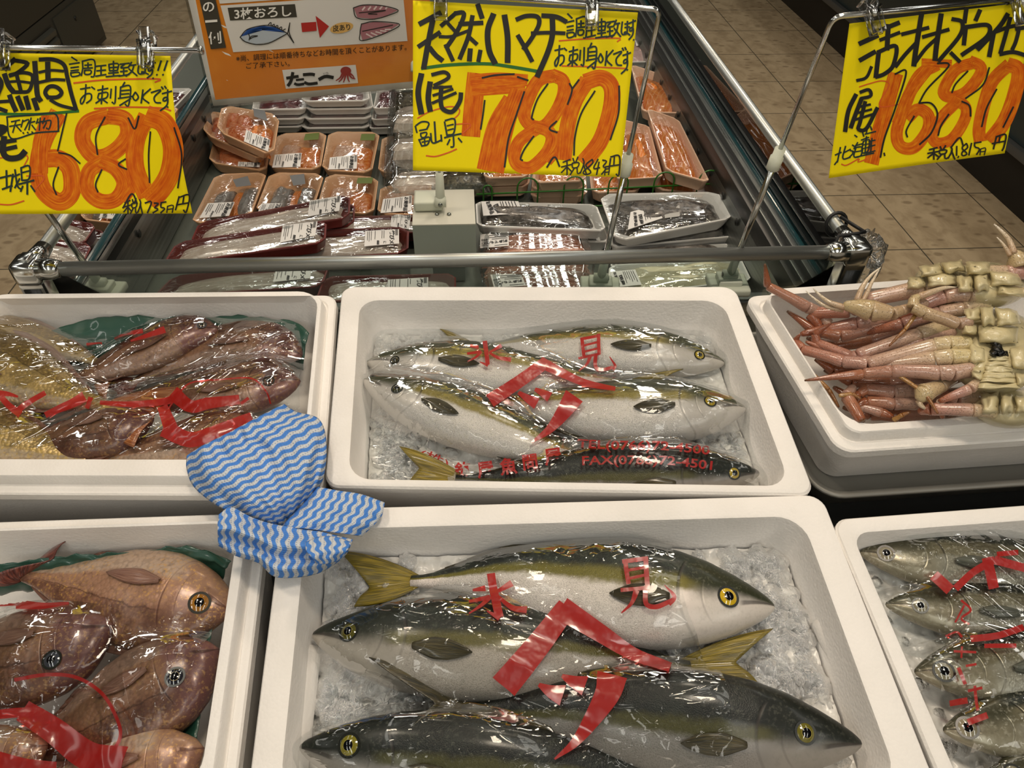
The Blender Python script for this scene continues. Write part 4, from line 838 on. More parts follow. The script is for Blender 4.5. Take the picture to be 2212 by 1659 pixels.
lots(i, K, s, [(15, (1105, 602), (1195, 585), (1110, 870), (1020, 1120), (985, 1280)), (15, (1450, 515), (1535, 515), (1525, 560), (1370, 720), (1300, 838)), (15, (1300, 838), (1400, 842), (1450, 935), (1400, 1080), (1305, 1175)), (14, (1260, 945), (1197, 1060), (1205, 1115)), (14, (1697, 578), (1600, 680), (1568, 752)), (14, (1872, 550), (1820, 690), (1680, 800)), (14, (1648, 825), (1710, 860), (1720, 945)), (14, (1542, 930), (1480, 1020), (1455, 1102)), (14, (1932, 725), (1850, 880), (1810, 1030)), (14, (2067, 870), (1985, 1035)), (14, (1560, 1200), (1630, 1120), (1660, 1190)), (13, (1015, 1245), (1020, 1267)),
 (13, (1607, 1190), (1605, 1265)), (11, (1622, 1270), (1616, 1284)), (13, (1685, 1168), (1650, 1205), (1690, 1250), (1655, 1268), (1650, 1240), (1695, 1200), (1685, 1168)), (13, (1727, 1165), (1705, 1262)), (13, (1752, 1165), (1755, 1195), (1792, 1212), (1768, 1257)), (13, (1748, 1165), (1805, 1155)), (9, (1802, 1212), (1795, 1262)), (9, (1802, 1212), (1842, 1205), (1830, 1262)), (9, (1795, 1237), (1838, 1230)), (14, (1930, 1110), (1905, 1212)), (14, (1930, 1112), (2005, 1095), (1992, 1190), (1975, 1225)), (13, (1895, 1168), (2000, 1148)), (13, (1960, 1100), (1950, 1162))])
put(i, K, s, 14, ZEI, SRC3, (1370, 1185, 1590, 1300)); i.build('black_outlines', INK, root)
each(S, .0006, K, s, [(list(e[1:]), e[0], e[0]) for e in [(10, (815, 707), (900, 680), (1000, 658), (1058, 690), (980, 830), (1000, 870), (1130, 850)), (10, (670, 1335), (710, 1345), (815, 1290), (800, 1320), (875, 1295))]], 'orange_line', ORINK, root)
# ---- wire stands
def collar(mb, A, B, t, r, l):
    c = A.lerp(B, t); d = (B-A).normalized(); mb.tube([c-d*l/2, c-d*l*.1, c-d*l*.08, c+d*l*.45, c+d*l/2], [r, r, r*1.25, r*1.25, r*1.1], 14)
def stand(label, bar, pole, dts, colt, foot, r=.0034, base=True):
    A, B = atd(pole[0], dts[0]), atd(pole[1], dts[1]); C_ = atd(bar[1], dts[2])
    root = thing('sign_stand', label, 'stand', B)
    d1, d2 = (B-A).normalized(), (C_-A).normalized(); e = .012
    arc = [A+d1*e*(1-t)**2+d2*e*t**2 for t in (0, .2, .4, .6, .8, 1)]
    mid = A.lerp(B, colt)
    mb = MB(); mb.tube([mid]+arc+[C_], r, 12); mb.build('upper_rod', CHROME, root)
    mb = MB(); mb.tube([mid, B], r*1.45, 12); mb.build('lower_rod', CHROME, root)
    mb = MB(); collar(mb, A, B, colt, r*2.3, .034); mb.build('collar', IVORY, root)
    mb = MB(); mb.tube([C_, C_+d2*.002], [r*1.6, r*1.6], 12); mb.build('end_cap', CHROME, root)
    if base:
        x = (C_-A); x.z = 0; x.normalize(); z = V((0, 0, 1)); y = z.cross(x)
        mb = MB(); mb.tube([B-d1*.03, B+d1*.006], [r*2.0, r*2.3], 14)
        mb.tube([B+d1*.008-x*.012, B+d1*.008+x*.012], .0085, 16); mb.box(B+d1*.004-x*.02-y*.016-z*.028, x*.04, y*.032, z*.02, 0, .003); mb.box(B-x*.034-y*.026-z*.036, x*.068, y*.052, z*.014, 0, .004)
        mb.build('hinged_base', IVORY, root)
        mb = MB(); mb.tube([B+d1*.008-x*.0135, B+d1*.008-x*.012], .004, 10); mb.build('screw', STEEL, root)
    return root
stand('wire stand in the middle whose straight right pole foot stands behind the chrome rail', ((1420, 18), (905, -16)), ((1427, 20), (1300, 592)), (.912, 1.2, .912), .52, None)
stand('wire stand at the left, its top bar ending in a small round cap', ((-160, 100), (434, 109)), ((-160, 100), (207, 602)), (.90, 1.2, .90), .52, None)
stand('wire stand at the right with a long slanting pole and bent corner', ((1800, 36), (2330, -14)), ((1800, 36), (1580, 585)), (.872, 1.2, .855), .48, None)
def clip(px, d, up, label, tilt=0):
    c = atd(px, d); u = (atd((px[0]+tilt, px[1]-20), d)-c).normalized(); x = CXV-u*CXV.dot(u); x.normalize(); w = x.cross(u)
    if w.dot(CAM-c) < 0: w = -w
    h = up; root = thing('sign_clip', label, 'clip', c-u*h*.45, 'clear clips holding the price signs')
    a = MB(); a.box(c-x*.0085-u*h*.5+w*.003, x*.017, u*h*.62, w*.0035, 0, .0012); a.box(c-x*.007+u*h*.12+w*.003, x*.014, u*h*.36, w*.002+u*.0, 0, .0009); a.tube([c-x*.0085+u*h*.1+w*.005, c+x*.0085+u*h*.1+w*.005], .003, 10); a.build('front_jaw', CLEAR, root)
    a = MB(); a.box(c-x*.0085-u*h*.5-w*.006, x*.017, u*h*.62, w*.0035, 0, .0012); a.box(c-x*.0085+u*h*.1-w*.012, x*.017, u*h*.3, w*.002, 0, .0009); a.tube([c-x*.0085+u*h*.36-w*.012, c-x*.0085+u*h*.36+w*.004], .002, 8); a.tube([c+x*.0085+u*h*.36-w*.012, c+x*.0085+u*h*.36+w*.004], .002, 8); a.build('rear_jaw', CLEAR, root)
    a = MB(); a.box(c-x*.0045-u*h*.12+w*.0068, x*.009, u*h*.24, w*.0006); a.build('spring_plate', CHROME, root)
clip((315, 102), .895, .05, 'clear plastic clip at the right end of the 680 sign')
clip((2, 106), .895, .05, 'clear plastic clip at the left of the 680 sign')
clip((952, 2), .905, .045, 'clear plastic clip at the left of the 780 sign'); clip((1279, 18), .905, .05, 'clear plastic clip at the right of the 780 sign')
clip((1886, 30), .865, .05, 'clear plastic clip at the left of the 1680 sign', -5); clip((2205, 6), .85, .05, 'clear plastic clip at the right end of the 1680 sign', -5)
# ---- laminated orange notice
def m_orange():
    t = NT('orange_print'); o = t.obj(); return t.done(t.bsdf(Base_Color=t.mix(t.step(t.noise(o, 11, 3), .45, .62), 'c8741a', 'd08026'), Roughness=.35, Coat_Weight=.4, Coat_Roughness=.1))
d0 = 1.3
BLp, BRp = (461, 229), (905, 188); TLp, TRp = (385, -90), (880, -130)
def up(p, P0):   # straight above P0 in space
    r = ray(p); q = CAM-P0; return CAM+r*(-(q.x*r.x+q.y*r.y)/(r.x**2+r.y**2)) 
A, B = atd(BLp, d0), atd(BRp, d0-.02); At = up(TLp, A); Bt = up(TRp, B)
def dof(P): return (P-CAM).dot(CFW)
root, S = paper([TLp, TRp, BRp, BLp], [dof(At), dof(Bt), d0, d0-.02], .0, 'orange laminated notice with a blue fish drawing, hanging behind the yellow signs', plain('dcdad4', .3, Coat_Weight=.4), 'laminated_notice', cols=12, rows=12)
K, s = KK(400, 0, 4.148), 4.148
def quad(i, pts, n=6):
    a, b, c, d = [V((x, y, 0)) for x, y in pts]
    mb = MB(); mb.grid(lambda u, v: (lambda q: i.S.on((q.x, q.y), i.off))(a.lerp(b, u).lerp(d.lerp(c, u), v)), n, n); i.mb.add(mb.v, mb.f, mb.uv)
i = Ink(S, .0006); quad(i, K([(15, -400), (2300, -480), (2100, 722), (272, 893)])); i.build('orange_field', m_orange(), root)
i = Ink(S, .0012); quad(i, K([(318, 48), (1952, -60), (1992, 365), (432, 466)])); quad(i, K([(250, -200), (1925, -320), (1945, -78), (312, 32)])); quad(i, K([(870, 625), (1528, 578), (1550, 742), (903, 793)])); i.build('white_panels', plain('d2cfca', .4), root)
i = Ink(S, .0018); quad(i, K([(383, 68), (985, 34), (1003, 150), (405, 181)])); quad(i, K([(100, -150), (240, -170), (368, 425), (232, 438)])); i.build('dark_panels', plain('35322a', .5), root)
i = Ink(S, .0024); i.text('3枚おろし', K([(440, 163), (955, 134)]), 108/s, .016, None); i.build('title_lettering', plain('e2e0da', .5), root); i = Ink(S, .0024); i.text('の', K([(158, 105), (268, 92)]), 112/s, .016, None); i.text('例', K([(215, 385), (330, 375)]), 118/s, .014, None); i.stroke(K([(190, 190), (285, 183)]), 22/s); i.build('column_lettering', plain('e2e0da', .5), root)
i = Ink(S, .0024); i.text('※尚、調理には順番待ちなどお時間を頂くことがあります。', K([(458, 545), (1985, 440)]), 62/s, .006, None); i.text('ご了承下さい。', K([(540, 610), (940, 585)]), 58/s, .006, None); i.text('皮あり', K([(1325, 275), (1482, 258)]), 62/s, .014, None)
for w, p in [(26, [(915, 695), (1010, 680)]), (28, [(965, 650), (950, 720), (925, 760)]), (20, [(1000, 712), (1060, 705)]), (24, [(985, 745), (1010, 755), (1060, 748)]), (28, [(1065, 665), (1130, 660), (1155, 665)]), (26, [(1075, 735), (1110, 748), (1180, 740)]), (30, [(1205, 705), (1260, 680), (1322, 690)])]: i.stroke(K(p), w/s)
i.text('いち', K([(1235, 662), (1285, 657)]), 22/s, .0, None)
for p in [[(495, 330), (560, 260), (700, 225), (800, 235), (920, 295)], [(495, 330), (540, 370), (640, 395), (760, 380), (920, 295)], [(920, 295), (940, 200)], [(940, 200), (935, 290), (975, 380)], [(920, 300), (975, 380)], [(745, 222), (770, 195), (775, 228), (800, 212), (805, 238), (830, 222), (838, 252), (865, 236), (870, 268), (900, 255)], [(580, 345), (600, 320), (655, 318), (610, 330), (585, 345)], [(570, 300), (580, 325), (575, 355)]]: i.stroke(K(p), 8/s, step=2)
for p in [[(1510, 65), (1600, 40), (1760, 45), (1910, 88), (1800, 140), (1680, 168), (1540, 155), (1508, 68)], [(1560, 110), (1800, 88), (1640, 118), (1720, 122)], [(1580, 210), (1700, 188), (1920, 212), (1800, 290), (1585, 360), (1568, 290), (1580, 210)], [(1590, 275), (1860, 220)]]: i.stroke(K(p), 8/s, step=2)
i.build('black_lettering', plain('1c1a16', .5), root)
i = Ink(S, .0021)
i.poly(K([(500, 330), (560, 262), (700, 228), (800, 238), (915, 295), (760, 375), (640, 392), (545, 368)])); i.build('fish_belly', plain('a9b3bd', .5), root)
i = Ink(S, .0023); i.poly(K([(500, 325), (565, 258), (700, 226), (810, 240), (915, 290), (790, 268), (690, 258), (590, 275)])); i.build('fish_back', plain('1d4a92', .5), root)
i = Ink(S, .0021); i.poly(K([(1512, 66), (1600, 42), (1760, 46), (1905, 88), (1800, 138), (1680, 165), (1545, 152)])); i.poly(K([(1582, 212), (1700, 190), (1915, 213), (1800, 288), (1590, 356), (1570, 290)])); i.build('fillets', plain('a06a72', .5), root)
i = Ink(S, .0022)
for a in range(5): i.stroke(K([(1590+a*52, 85-a*3), (1610+a*52, 60-a*3)]), 14/s)
i.build('fillet_lines', plain('d5c3c2', .5), root); i = Ink(S, .0022)
for a in range(5): i.stroke(K([(1625+a*42, 300-a*10), (1680+a*40, 330-a*18)]), 12/s)
i.build('fillet_lines', plain('d5c3c2', .5), root)
i = Ink(S, .0021); quad(i, K([(1040, 202), (1175, 192), (1180, 272), (1050, 284)]), 3); i.poly(K([(1170, 138), (1290, 232), (1208, 335)])); i.build('red_arrow', plain('a81f18', .5), root)
i = Ink(S, .0021); i.poly(K([(1403+104*math.cos(t*.4)+10*math.sin(t*.4), 245+46*math.sin(t*.4)-22*math.cos(t*.4)) for t in range(16)])); i.build('tan_oval', plain('cfa45c', .5), root)
i = Ink(S, .0024); i.poly(K([(1440+48*math.cos(t*.4), 630+38*math.sin(t*.4)) for t in range(16)]))
for p in [[(1410, 650), (1390, 690), (1355, 715)], [(1425, 660), (1405, 700), (1380, 725)], [(1440, 660), (1430, 700), (1420, 728)], [(1455, 660), (1460, 700), (1470, 725)], [(1465, 655), (1490, 690), (1520, 700)], [(1470, 650), (1500, 670), (1512, 690)]]: i.stroke(K(p), 18/s, w1=8/s, step=2)
i.build('octopus_emblem', plain('8c2f28', .5), root)
def lam(a, b): return S.fn(-.012+1.024*a, -.012+1.028*b)-S.nrm(.5, .5)*.0004
mb = MB(); mb.grid(lam, 8, 8); solid(mb.build('laminate_edge', CLEAR, root), .0006)
P1 = atd((952, 425), 1.30); 
# ---------------------------------------------------------------- refrigerated island case
YF, ZR, ZS, ZD = .959, .90, .8045, .66
XR = atz((1850, 544), ZR).x; XL = atz((60, 583), ZR).x; YE = 4.2
def m_steel(name, c='8d918e', rough=.3):
    t = NT(name); o = t.obj(); n = t.noise(t.map(o, (60, 1.5, 60)), 3, 2)
    return t.done(t.bsdf(Base_Color=t.mix(n, c, 'a5a8a4'), Metallic=.9, Roughness=t.math('ADD', rough-.08, t.math('MULTIPLY', n, .16))))
BSTEEL = m_steel('brushed_steel'); DARKTRIM = plain('1d1f1e', .35); DSTEEL = m_steel('dark_steel', '5f625f', .34)
TEAL = plain('24474d', .15, Coat_Weight=.6)
def m_glass():
    t = NT('glass_pane'); fr = t.n('ShaderNodeFresnel', IOR=1.45).outputs[0]; tr = t.n('ShaderNodeBsdfTransparent', Color=(.86, .91, .89, 1)); g = t.n('ShaderNodeBsdfGlossy', Color=(1, 1, 1, 1), Roughness=.01)
    m = t.n('ShaderNodeMixShader', i0=fr); t.set(m, 'i1', tr); t.set(m, 'i2', g); return t.done(m.outputs[0])
GLASS = m_glass()
case = thing('refrigerated_display_case', 'steel refrigerated island case with glass sides and chrome rails, behind the fish boxes', 'display case', ((XL+XR)/2, 2.4, 0))
def side(sx, X0, pxs):
    """one long side: profile along Y; pxs = inner edge pixels at the sill height"""
    xs = [atz(p, ZS).x for p in pxs]
    def slab(nm, x0, x1, z0, z1, mat, y0=YF+.02, y1=YE, bev=.001):
        mb = MB(); mb.box(V((x0, y0, z0)), V((x1-x0, 0, 0)), V((0, y1-y0, 0)), V((0, 0, z1-z0)), 0, bev); return flat(mb.build(nm, mat, case))
    slab('glass_panel', X0-.003*sx, X0+.003*sx, ZS, ZR-.008, GLASS, bev=0)
    slab('glass_base_seal', X0-.010*sx, X0+.005*sx, ZS-.004, ZS+.007, TEAL)
    slab('steel_sill', xs[0], X0-.010*sx, ZS-.02, ZS, BSTEEL)
    slab('outer_trim', xs[1], xs[0]-.0005*sx, ZS-.03, ZS-.004, DARKTRIM)
    slab('trim_strip', xs[2], xs[1]-.0005*sx, ZS-.03, ZS-.002, BSTEEL)
    slab('inner_trim', xs[3], xs[2]-.0005*sx, ZS-.045, ZS-.006, DARKTRIM)
    # perforated inner wall
    xb = xs[3]-.012*sx
    mb = MB(); P = [V((xs[3]+.002*sx, YF+.03, ZS-.04)), V((xs[3]+.002*sx, YE, ZS-.04)), V((xb, YE, ZD)), V((xb, YF+.03, ZD))]; mb.add(P, [(0, 1, 2, 3)]); mb.add([p+V((.004*sx, 0, 0)) for p in P], [(3, 2, 1, 0)])
    w = mb.build('inner_wall', DSTEEL, case)
    mb = MB()
    for k in range(16):
        y = 1.2+k*.11; z = ZD+.085; x = lerp(xb, xs[3], .085/(ZS-.04-ZD))-.0012*sx
        mb.tube([V((x, y, z)), V((x-.0006*sx, y, z))], .0085, 14)
    mb.build('vent_holes', DARKTRIM, case)
    slab('outer_panel', X0-.004*sx, X0+.012*sx, .08, ZS-.006, plain('6d716d', .4, .4))
    mb = MB(); mb.tube([V((X0, YF-.0, ZR)), V((X0, YE, ZR))], .0105, 16); mb.build('top_rail', RAIL, case)
    return xb
xbr = side(1, XR, [(1664, 455), (1651, 455), (1643, 455), (1626, 455)])
xbl = side(-1, XL, [(232, 430), (222, 430), (215, 430), (200, 445)][0:0] or [(185, 545), (196, 545), (203, 545), (214, 545)])
def slab(nm, a, b, mat, bev=.001, parent=None):
    mb = MB(); a, b = V(a), V(b); d = b-a; mb.box(a, V((d.x, 0, 0)), V((0, d.y, 0)), V((0, 0, d.z)), 0, bev); return flat(mb.build(nm, mat, parent or case))
slab('front_glass', (XL+.03, YF-.003, ZS), (XR-.03, YF+.003, ZR-.008), GLASS, 0)
slab('front_sill', (XL, YF-.006, ZS-.03), (XR, YF+.022, ZS), BSTEEL)
slab('front_panel', (XL, YF-.002, .08), (XR, YF+.01, ZS-.031), plain('6d716d', .4, .4))
slab('front_inner_wall', (XL+.05, YF+.018, ZD), (XR-.05, YF+.022, ZS-.031), DSTEEL)
slab('deck', (xbl-.02, YF+.023, ZD-.03), (xbr+.02, YE, ZD-.004), plain('565c55', .45, .3), .002)
slab('plinth', (XL+.04, YF+.05, 0), (XR-.04, YE-.05, .078), DARKTRIM, .004)
mb = MB()
a_, b_ = V((XL+.03, YF, ZR)), V((XR-.03, YF, ZR))
mb.tube([a_, b_], .0125, 20)
for v_ in mb.v: v_.y = YF+(v_.y-YF)*.7
mb.build('front_rail', RAIL, case)
for X0, sx in ((XR, 1), (XL, -1)):
    mb = MB()
    mb.box(V((X0-.02, YF-.016, ZR-.022)), V((.04, 0, 0)), V((0, .042, 0)), V((0, 0, .038)), 0, .008)
    mb.tube([V((X0-sx*.05, YF, ZR)), V((X0-sx*.044, YF, ZR)), V((X0-sx*.04, YF, ZR)), V((X0-sx*.018, YF, ZR))], [.0135, .0145, .0165, .017], 18)
    mb.tube([V((X0, YF+.062, ZR)), V((X0, YF+.02, ZR))], [.0125, .016], 16)
    mb.box(V((X0-.008, YF-.002, ZR+.015)), V((.016, 0, 0)), V((0, .022, 0)), V((0, 0, .005)), 0, .002)
    mb.build('corner_joint', CHROME, case)
    mb = MB(); mb.box(V((X0-.018, YF-.014, ZS-.05)), V((.036, 0, 0)), V((0, .036, 0)), V((0, 0, ZR-ZS+.04)), 0, .003); flat(mb.build('corner_post', CHROME, case))
    mb = MB(); mb.box(V((X0-.0125, YF-.0155, ZS-.05)), V((.025, 0, 0)), V((0, .0018, 0)), V((0, 0, ZR-ZS+.022)), 0, 0); mb.build('post_inlay', DARKTRIM, case)
# black elastic cord looped round the right joint
mb = MB(); c = V((XR, YF+.085, ZR))
mb.tube([c+V((math.cos(t)*.018, math.sin(t)*.006, math.sin(t)*.019)) for t in [i*.33 for i in range(20)]], .0032, 8)
mb.tube([c+V((0, -.004, .017)), V((XR+.02, YF+.055, ZR+.012)), V((XR+.021, YF+.03, ZR+.018)), V((XR+.005, YF+.022, ZR+.021)), V((XR-.022, YF+.03, ZR+.012)), V((XR-.034, YF+.012, ZR-.006))], .003, 8)
tag(mb.build('elastic_cord', plain('0b0b0c', .5)), 'black elastic cord looped round the right corner joint of the case', 'cord')
# knotted plastic bag behind the joint
mb = MB()
def bag(a, b):
    t = a*2*math.pi; r = .035*(math.sin(math.pi*(b*.93+.05))**.5)*(1+.35*noise.noise(V((math.cos(t)*2, math.sin(t)*2, b*4)))); return V((XR+.05+r*math.cos(t), YF+.05+r*math.sin(t), ZR-.10+b*.10+.012*noise.noise(V((math.cos(t)*3, math.sin(t)*3, b*7)))))
mb.grid(bag, 40, 24); tag(mb.build('plastic_bag', film_mat('bag_film', wr=.8, scale=60, fac=1.4, haze=.05)), 'crumpled clear plastic bag hanging at the right corner of the case', 'bag')
# divider box carrying the notice stand
T4 = [atz(p, .80) for p in ((898, 412), (1023, 407), (1028, 480), (887, 489))]
dv = thing('divider_box', 'cream painted metal box standing in the middle of the case', 'metal box', ((T4[0]+T4[2])/2).xy.to_3d()+V((0, 0, ZD)))
x0, x1 = (T4[0].x+T4[3].x)/2, (T4[1].x+T4[2].x)/2; y1, y0 = (T4[0].y+T4[1].y)/2, (T4[2].y+T4[3].y)/2
CREAM = plain('c8c6b8', .45); GREYGREEN = plain('959d92', .45)
slab('top_plate', (x0, y0, .797), (x1, y1, .80), CREAM, .001, dv)
mb = MB(); q = .012; h = .072
pts = [(x0, .797), (x1, .797), (x1, .797-h), (x1-.02, .797-h-.005), (x1-.02, .797-h-.022), (x0+.03, .797-h-.022), (x0+.03, .797-h-.005), (x0, .797-h)]
mb.add([V((x, y0, z)) for x, z in pts]+[V((x, y0+.003, z)) for x, z in pts], [tuple(range(8)), tuple(range(8, 16))[::-1]]+[(i, (i+1) % 8, 8+(i+1) % 8, 8+i) for i in range(8)]); wnorm(flat(mb.build('front_plate', GREYGREEN, dv)))
slab('column', (x0+.034, y0+.004, ZD), (x1-.024, y1-.01, .797), plain('6f756e', .5), .001, dv)
for k in (0, 1):
    mb = MB(); c = atz(((944, 463), (970, 463))[k], .801); mb.tube([c, c+V((0, 0, .002)), c+V((0, 0, .0035))], [.0045, .004, .002], 12); mb.build('screw', STEEL, dv)
cb = atz((930, 445), .803)
base = thing('socket_base', 'cream plastic hinged socket screwed on the divider box, holding the notice rod', 'sign base', cb)
mb = MB(); mb.box(cb+V((-.032, -.022, 0)), V((.058, 0, 0)), V((0, .05, 0)), V((0, 0, .02)), 0, .004); mb.build('foot', IVORY, base)
s0 = atz((951, 428), .83); s1 = atd((949, 372), dof(s0)-.045)
mb = MB(); mb.tube([s0+V((0, 0, -.012)), s0, s1], [.0105, .0095, .0075], 16); mb.tube([s0+V((-.011, -.004, -.006)), s0+V((.011, -.004, -.006))], .011, 16); mb.build('socket', IVORY, base)
mb = MB(); mb.tube([s0+V((0, -.0155, -.006)), s0+V((0, -.0175, -.006))], .0045, 12); mb.build('screw', STEEL, base)
top = S.fn(.97, .25)-S.nrm(.5, .5)*.004
rd = thing('notice_rod', 'chrome rod behind the 780 sign that holds the orange notice', 'rod', s1)
mb = MB(); mb.tube([s1-(s1-s0)*.3, s1+(s1-s0)*1.2, S.fn(.985, .95)-S.nrm(.5, .5)*.006, top], .0033, 10); mb.build('rod', CHROME, rd)
mb = MB(); q0 = S.fn(.985, .8)-S.nrm(.5, .5)*.006; mb.tube([q0-CUP*.02, q0+CUP*.02], .006, 10); mb.build('rod_clamp', IVORY, rd)
# green wire fence in front of the salmon trays
GW = plain('2f6a22', .35, Coat_Weight=.3)
f0 = aty((1029, 420), atz((1029, 462), ZD).y); f1 = aty((1545, 397), atz((1545, 448), ZD).y)
fence = thing('wire_rack', 'green wire rack divider in front of the salmon trays', 'rack', (f0+f1)/2)
d = (f1-f0); mb = MB(); mb.tube([f0, f1], .0022, 8); mb.build('rail', GW, fence)
mb = MB(); mb.tube([f0+V((0, 0, -.045)), f1+V((0, 0, -.045))], .0022, 8); mb.build('lower_rail', GW, fence)
for px_ in ((1044, 1062), (1116, 1160), (1216, 1257), (1312, 1353), (1410, 1453), (1507, 1549)):
    a = f0.lerp(f1, (px_[0]-1029)/516); b = f0.lerp(f1, (px_[1]-1029)/516); m = (a+b)/2; r = (b-a)/2; R_ = r.length
    mb = MB(); mb.tube([V((a.x, a.y, ZD)), a]+[m-r*math.cos(t)+V((0, 0, .012+R_*math.sin(t)*1.0)) for t in [math.pi*i/10 for i in range(11)]]+[b, V((b.x, b.y, ZD))], .002, 8); mb.build('wire_loop', GW, fence)
# ---------------------------------------------------------------- packed trays
def m_tray(name, a, b, sc_=40):
    t = NT(name); o = t.obj(); n = t.noise(t.map(o, (1, 4, 1)), sc_, 3); return t.done(t.bsdf(Base_Color=t.mix(n, a, b), Roughness=.45))
PEACH = m_tray('peach_tray', 'dcb08a', 'cf9d72'); PEACHF = m_tray('peach_foam', 'ecc8ae', 'e2b89a'); WHITE = plain('dcdad6', .45); REDT = m_tray('maroon_tray', '6e201a', '5a1712'); 
def m_flesh(name, a, b, line=None, rough=.25, fs=60):
    t = NT(name); o = t.obj(); u = t.uv(); n = t.noise(o, fs, 4, .6)
    c = t.mix(t.step(n, .3, .7), a, b)
    if line:
        w = t.n('ShaderNodeTexWave', {'bands_direction': 'DIAGONAL'}, Vector=u, Scale=4.5, Distortion=2.0, Detail=1.0).outputs[0]; c = t.mix(t.math('MULTIPLY', t.step(w, .75, .95), .5), c, line)
    return t.done(t.bsdf(Base_Color=c, Roughness=rough, Coat_Weight=.4, Coat_Roughness=.1, Normal=t.bump(n, .4, .004)))
SALMON = m_flesh('salmon_flesh', 'cf6a20', 'df8a3e', 'ebb078'); PINKF = m_flesh('pale_fish_flesh', 'c99a80', 'd8b198', 'e0c4b0'); SKIN = m_flesh('grey_fish_skin', '77726f', '97918c'); SCRAP = m_flesh('salmon_scraps', 'c2571f', 'd98e62', None, .25, 140)
CREAMF = m_flesh('milky_fillet', 'b9aa9c', 'cbbfb2', 'd8cec4'); DARKF = m_flesh('dark_tuna_flesh', '4a2226', '6d3238'); BLACKF = m_flesh('dark_fish_skin', '2f2b28', '6a645e', None, .25, 70); SHRIMP = m_flesh('shrimp_flesh', 'cfa08a', 'b9683e', 'e4ccbe', .25, 120); SQUID = m_flesh('squid_flesh', 'cfc6a4', 'ded8bd'); CLAM = m_flesh('dark_shellfish', '1e1b17', '6f664e', None, .3, 120); PINKW = m_flesh('pink_mince', 'c9a4a0', 'd8b8b2')
WRAP = film_mat('tray_wrap', wr=.07, scale=60, fac=.3, rough=.05); HARD = film_mat('clear_lid', wr=.08, scale=45, fac=.5, rough=.06)
LABELP = plain('dddbd8', .5); LINK = plain('1a1a1c', .6)
def tray(px4, z, h, mat, label, group, food=(), lab=None, ltype='peach', stick=None, chamf=.16, wrap=WRAP, name='food_tray', cat_='tray', inset=.09, dome=.004, zs=None, chz=None, rimw=.05, lid=0):
    zz = zs or [z]*4
    P = [atz(p, q) for p, q in zip(px4, zz)]; n = (P[1]-P[0]).cross(P[3]-P[0]).normalized()
    if n.z < 0: n = -n
    la, lb = (P[1]-P[0]).length, (P[3]-P[0]).length
    def at(a, b, off=0): return P[0]*(1-a)*(1-b)+P[1]*a*(1-b)+P[2]*a*b+P[3]*(1-a)*b+n*off
    root = thing(name, label, cat_, at(.5, .5, -h), group)
    m = min(la, lb); ca, cb = chamf*m/la, chamf*m/lb
    def ring(i, off, k=1.0):
        ia, ib = i*m/la, i*m/lb; x0, x1, y0, y1 = ia, 1-ia, ib, 1-ib; A, B = ca*k, cb*k; pts = []
        for (cx, cy, s) in ((x0, y0, 0), (x1, y0, 1), (x1, y1, 2), (x0, y1, 3)):
            q = [((cx, cy+B), (cx+A, cy)), ((cx-A, cy), (cx, cy+B)), ((cx, cy-B), (cx-A, cy)), ((cx+A, cy), (cx, cy-B))][s]
            for t in (0, .12, .5, .88, 1):
                e = (q[0][0]*(1-t)+q[1][0]*t, q[0][1]*(1-t)+q[1][1]*t); r_ = .10*(1-(2*t-1)**2); pts.append(at(e[0]+(cx-e[0])*r_, e[1]+(cy-e[1])*r_, off))
        return pts
    R = [ring(inset*.7, -h), ring(.012, -.004), ring(0, -.003), ring(0, 0), ring(rimw*.8, 0), ring(rimw, -.0012), ring(inset+.03, -h+.002)]
    N_ = len(R[0]); v = [p for r in R for p in r]; f = [tuple(range(N_))[::-1]]
    for k in range(len(R)-1):
        for j in range(N_): f.append((k*N_+j, k*N_+(j+1) % N_, (k+1)*N_+(j+1) % N_, (k+1)*N_+j))
    f.append(tuple(range((len(R)-1)*N_, len(R)*N_)))
    wnorm(flat(mesh('tray', v, f, mat, root), 40))
    for (a0, b0, a1, b1, hh, fm, nm) in food:
        sd = random.random()*50
        def ff(x, y):
            X, Y = 2*x-1, 2*y-1; k = (1-abs(X)**3.2)*(1-abs(Y)**3.2); w = .05*noise.noise(V((x*3, y*3, sd)))
            return at(lerp(a0, a1, x)+w*(a1-a0), lerp(b0, b1, y)+w*(b1-b0), -h+.003+1.25*hh*max(0, k)**.4*(1+.18*noise.noise(V((x*4, y*4, sd+3)))))
        mb = MB(); mb.grid(ff, 22, 18); mb.build(nm, fm, root)
    top = lid or dome
    def tf(x, y):
        X, Y = 2*x-1, 2*y-1
        if lid: k = min(1, (1-abs(X)**1)*7, (1-abs(Y)**1)*5); return at(.02+.96*x, .02+.96*y, .001+lid*k+.0002*math.sin(x*60)*k)
        return at(.012+.976*x, .012+.976*y, .0008+dome*(1-X**4)*(1-Y**4)+.0012*noise.noise(V((x*7, y*7, sd_)))*(1-X**4))
    sd_ = random.random()*40
    if wrap is not None:
        mb = MB(); mb.grid(tf, 40, 30)
        # clip the wrap corners to the chamfer
        k = []
        for q in mb.f:
            c = sum(mb.uv[i][0] for i in q)/4, sum(mb.uv[i][1] for i in q)/4; x, y = min(c[0], 1-c[0])/max(ca, 1e-6), min(c[1], 1-c[1])/max(cb, 1e-6)
            if x+y > .86: k.append(q)
        mb.f = k; mb.m = [0]*len(k); mb.build('lid' if lid else 'wrap', wrap, root)
    S_ = Surf(tf)
    def plate(px4_, off, mat_, nm):
        i = Ink(S_, off); quad(i, px4_, 4); return i.build(nm, mat_, root)
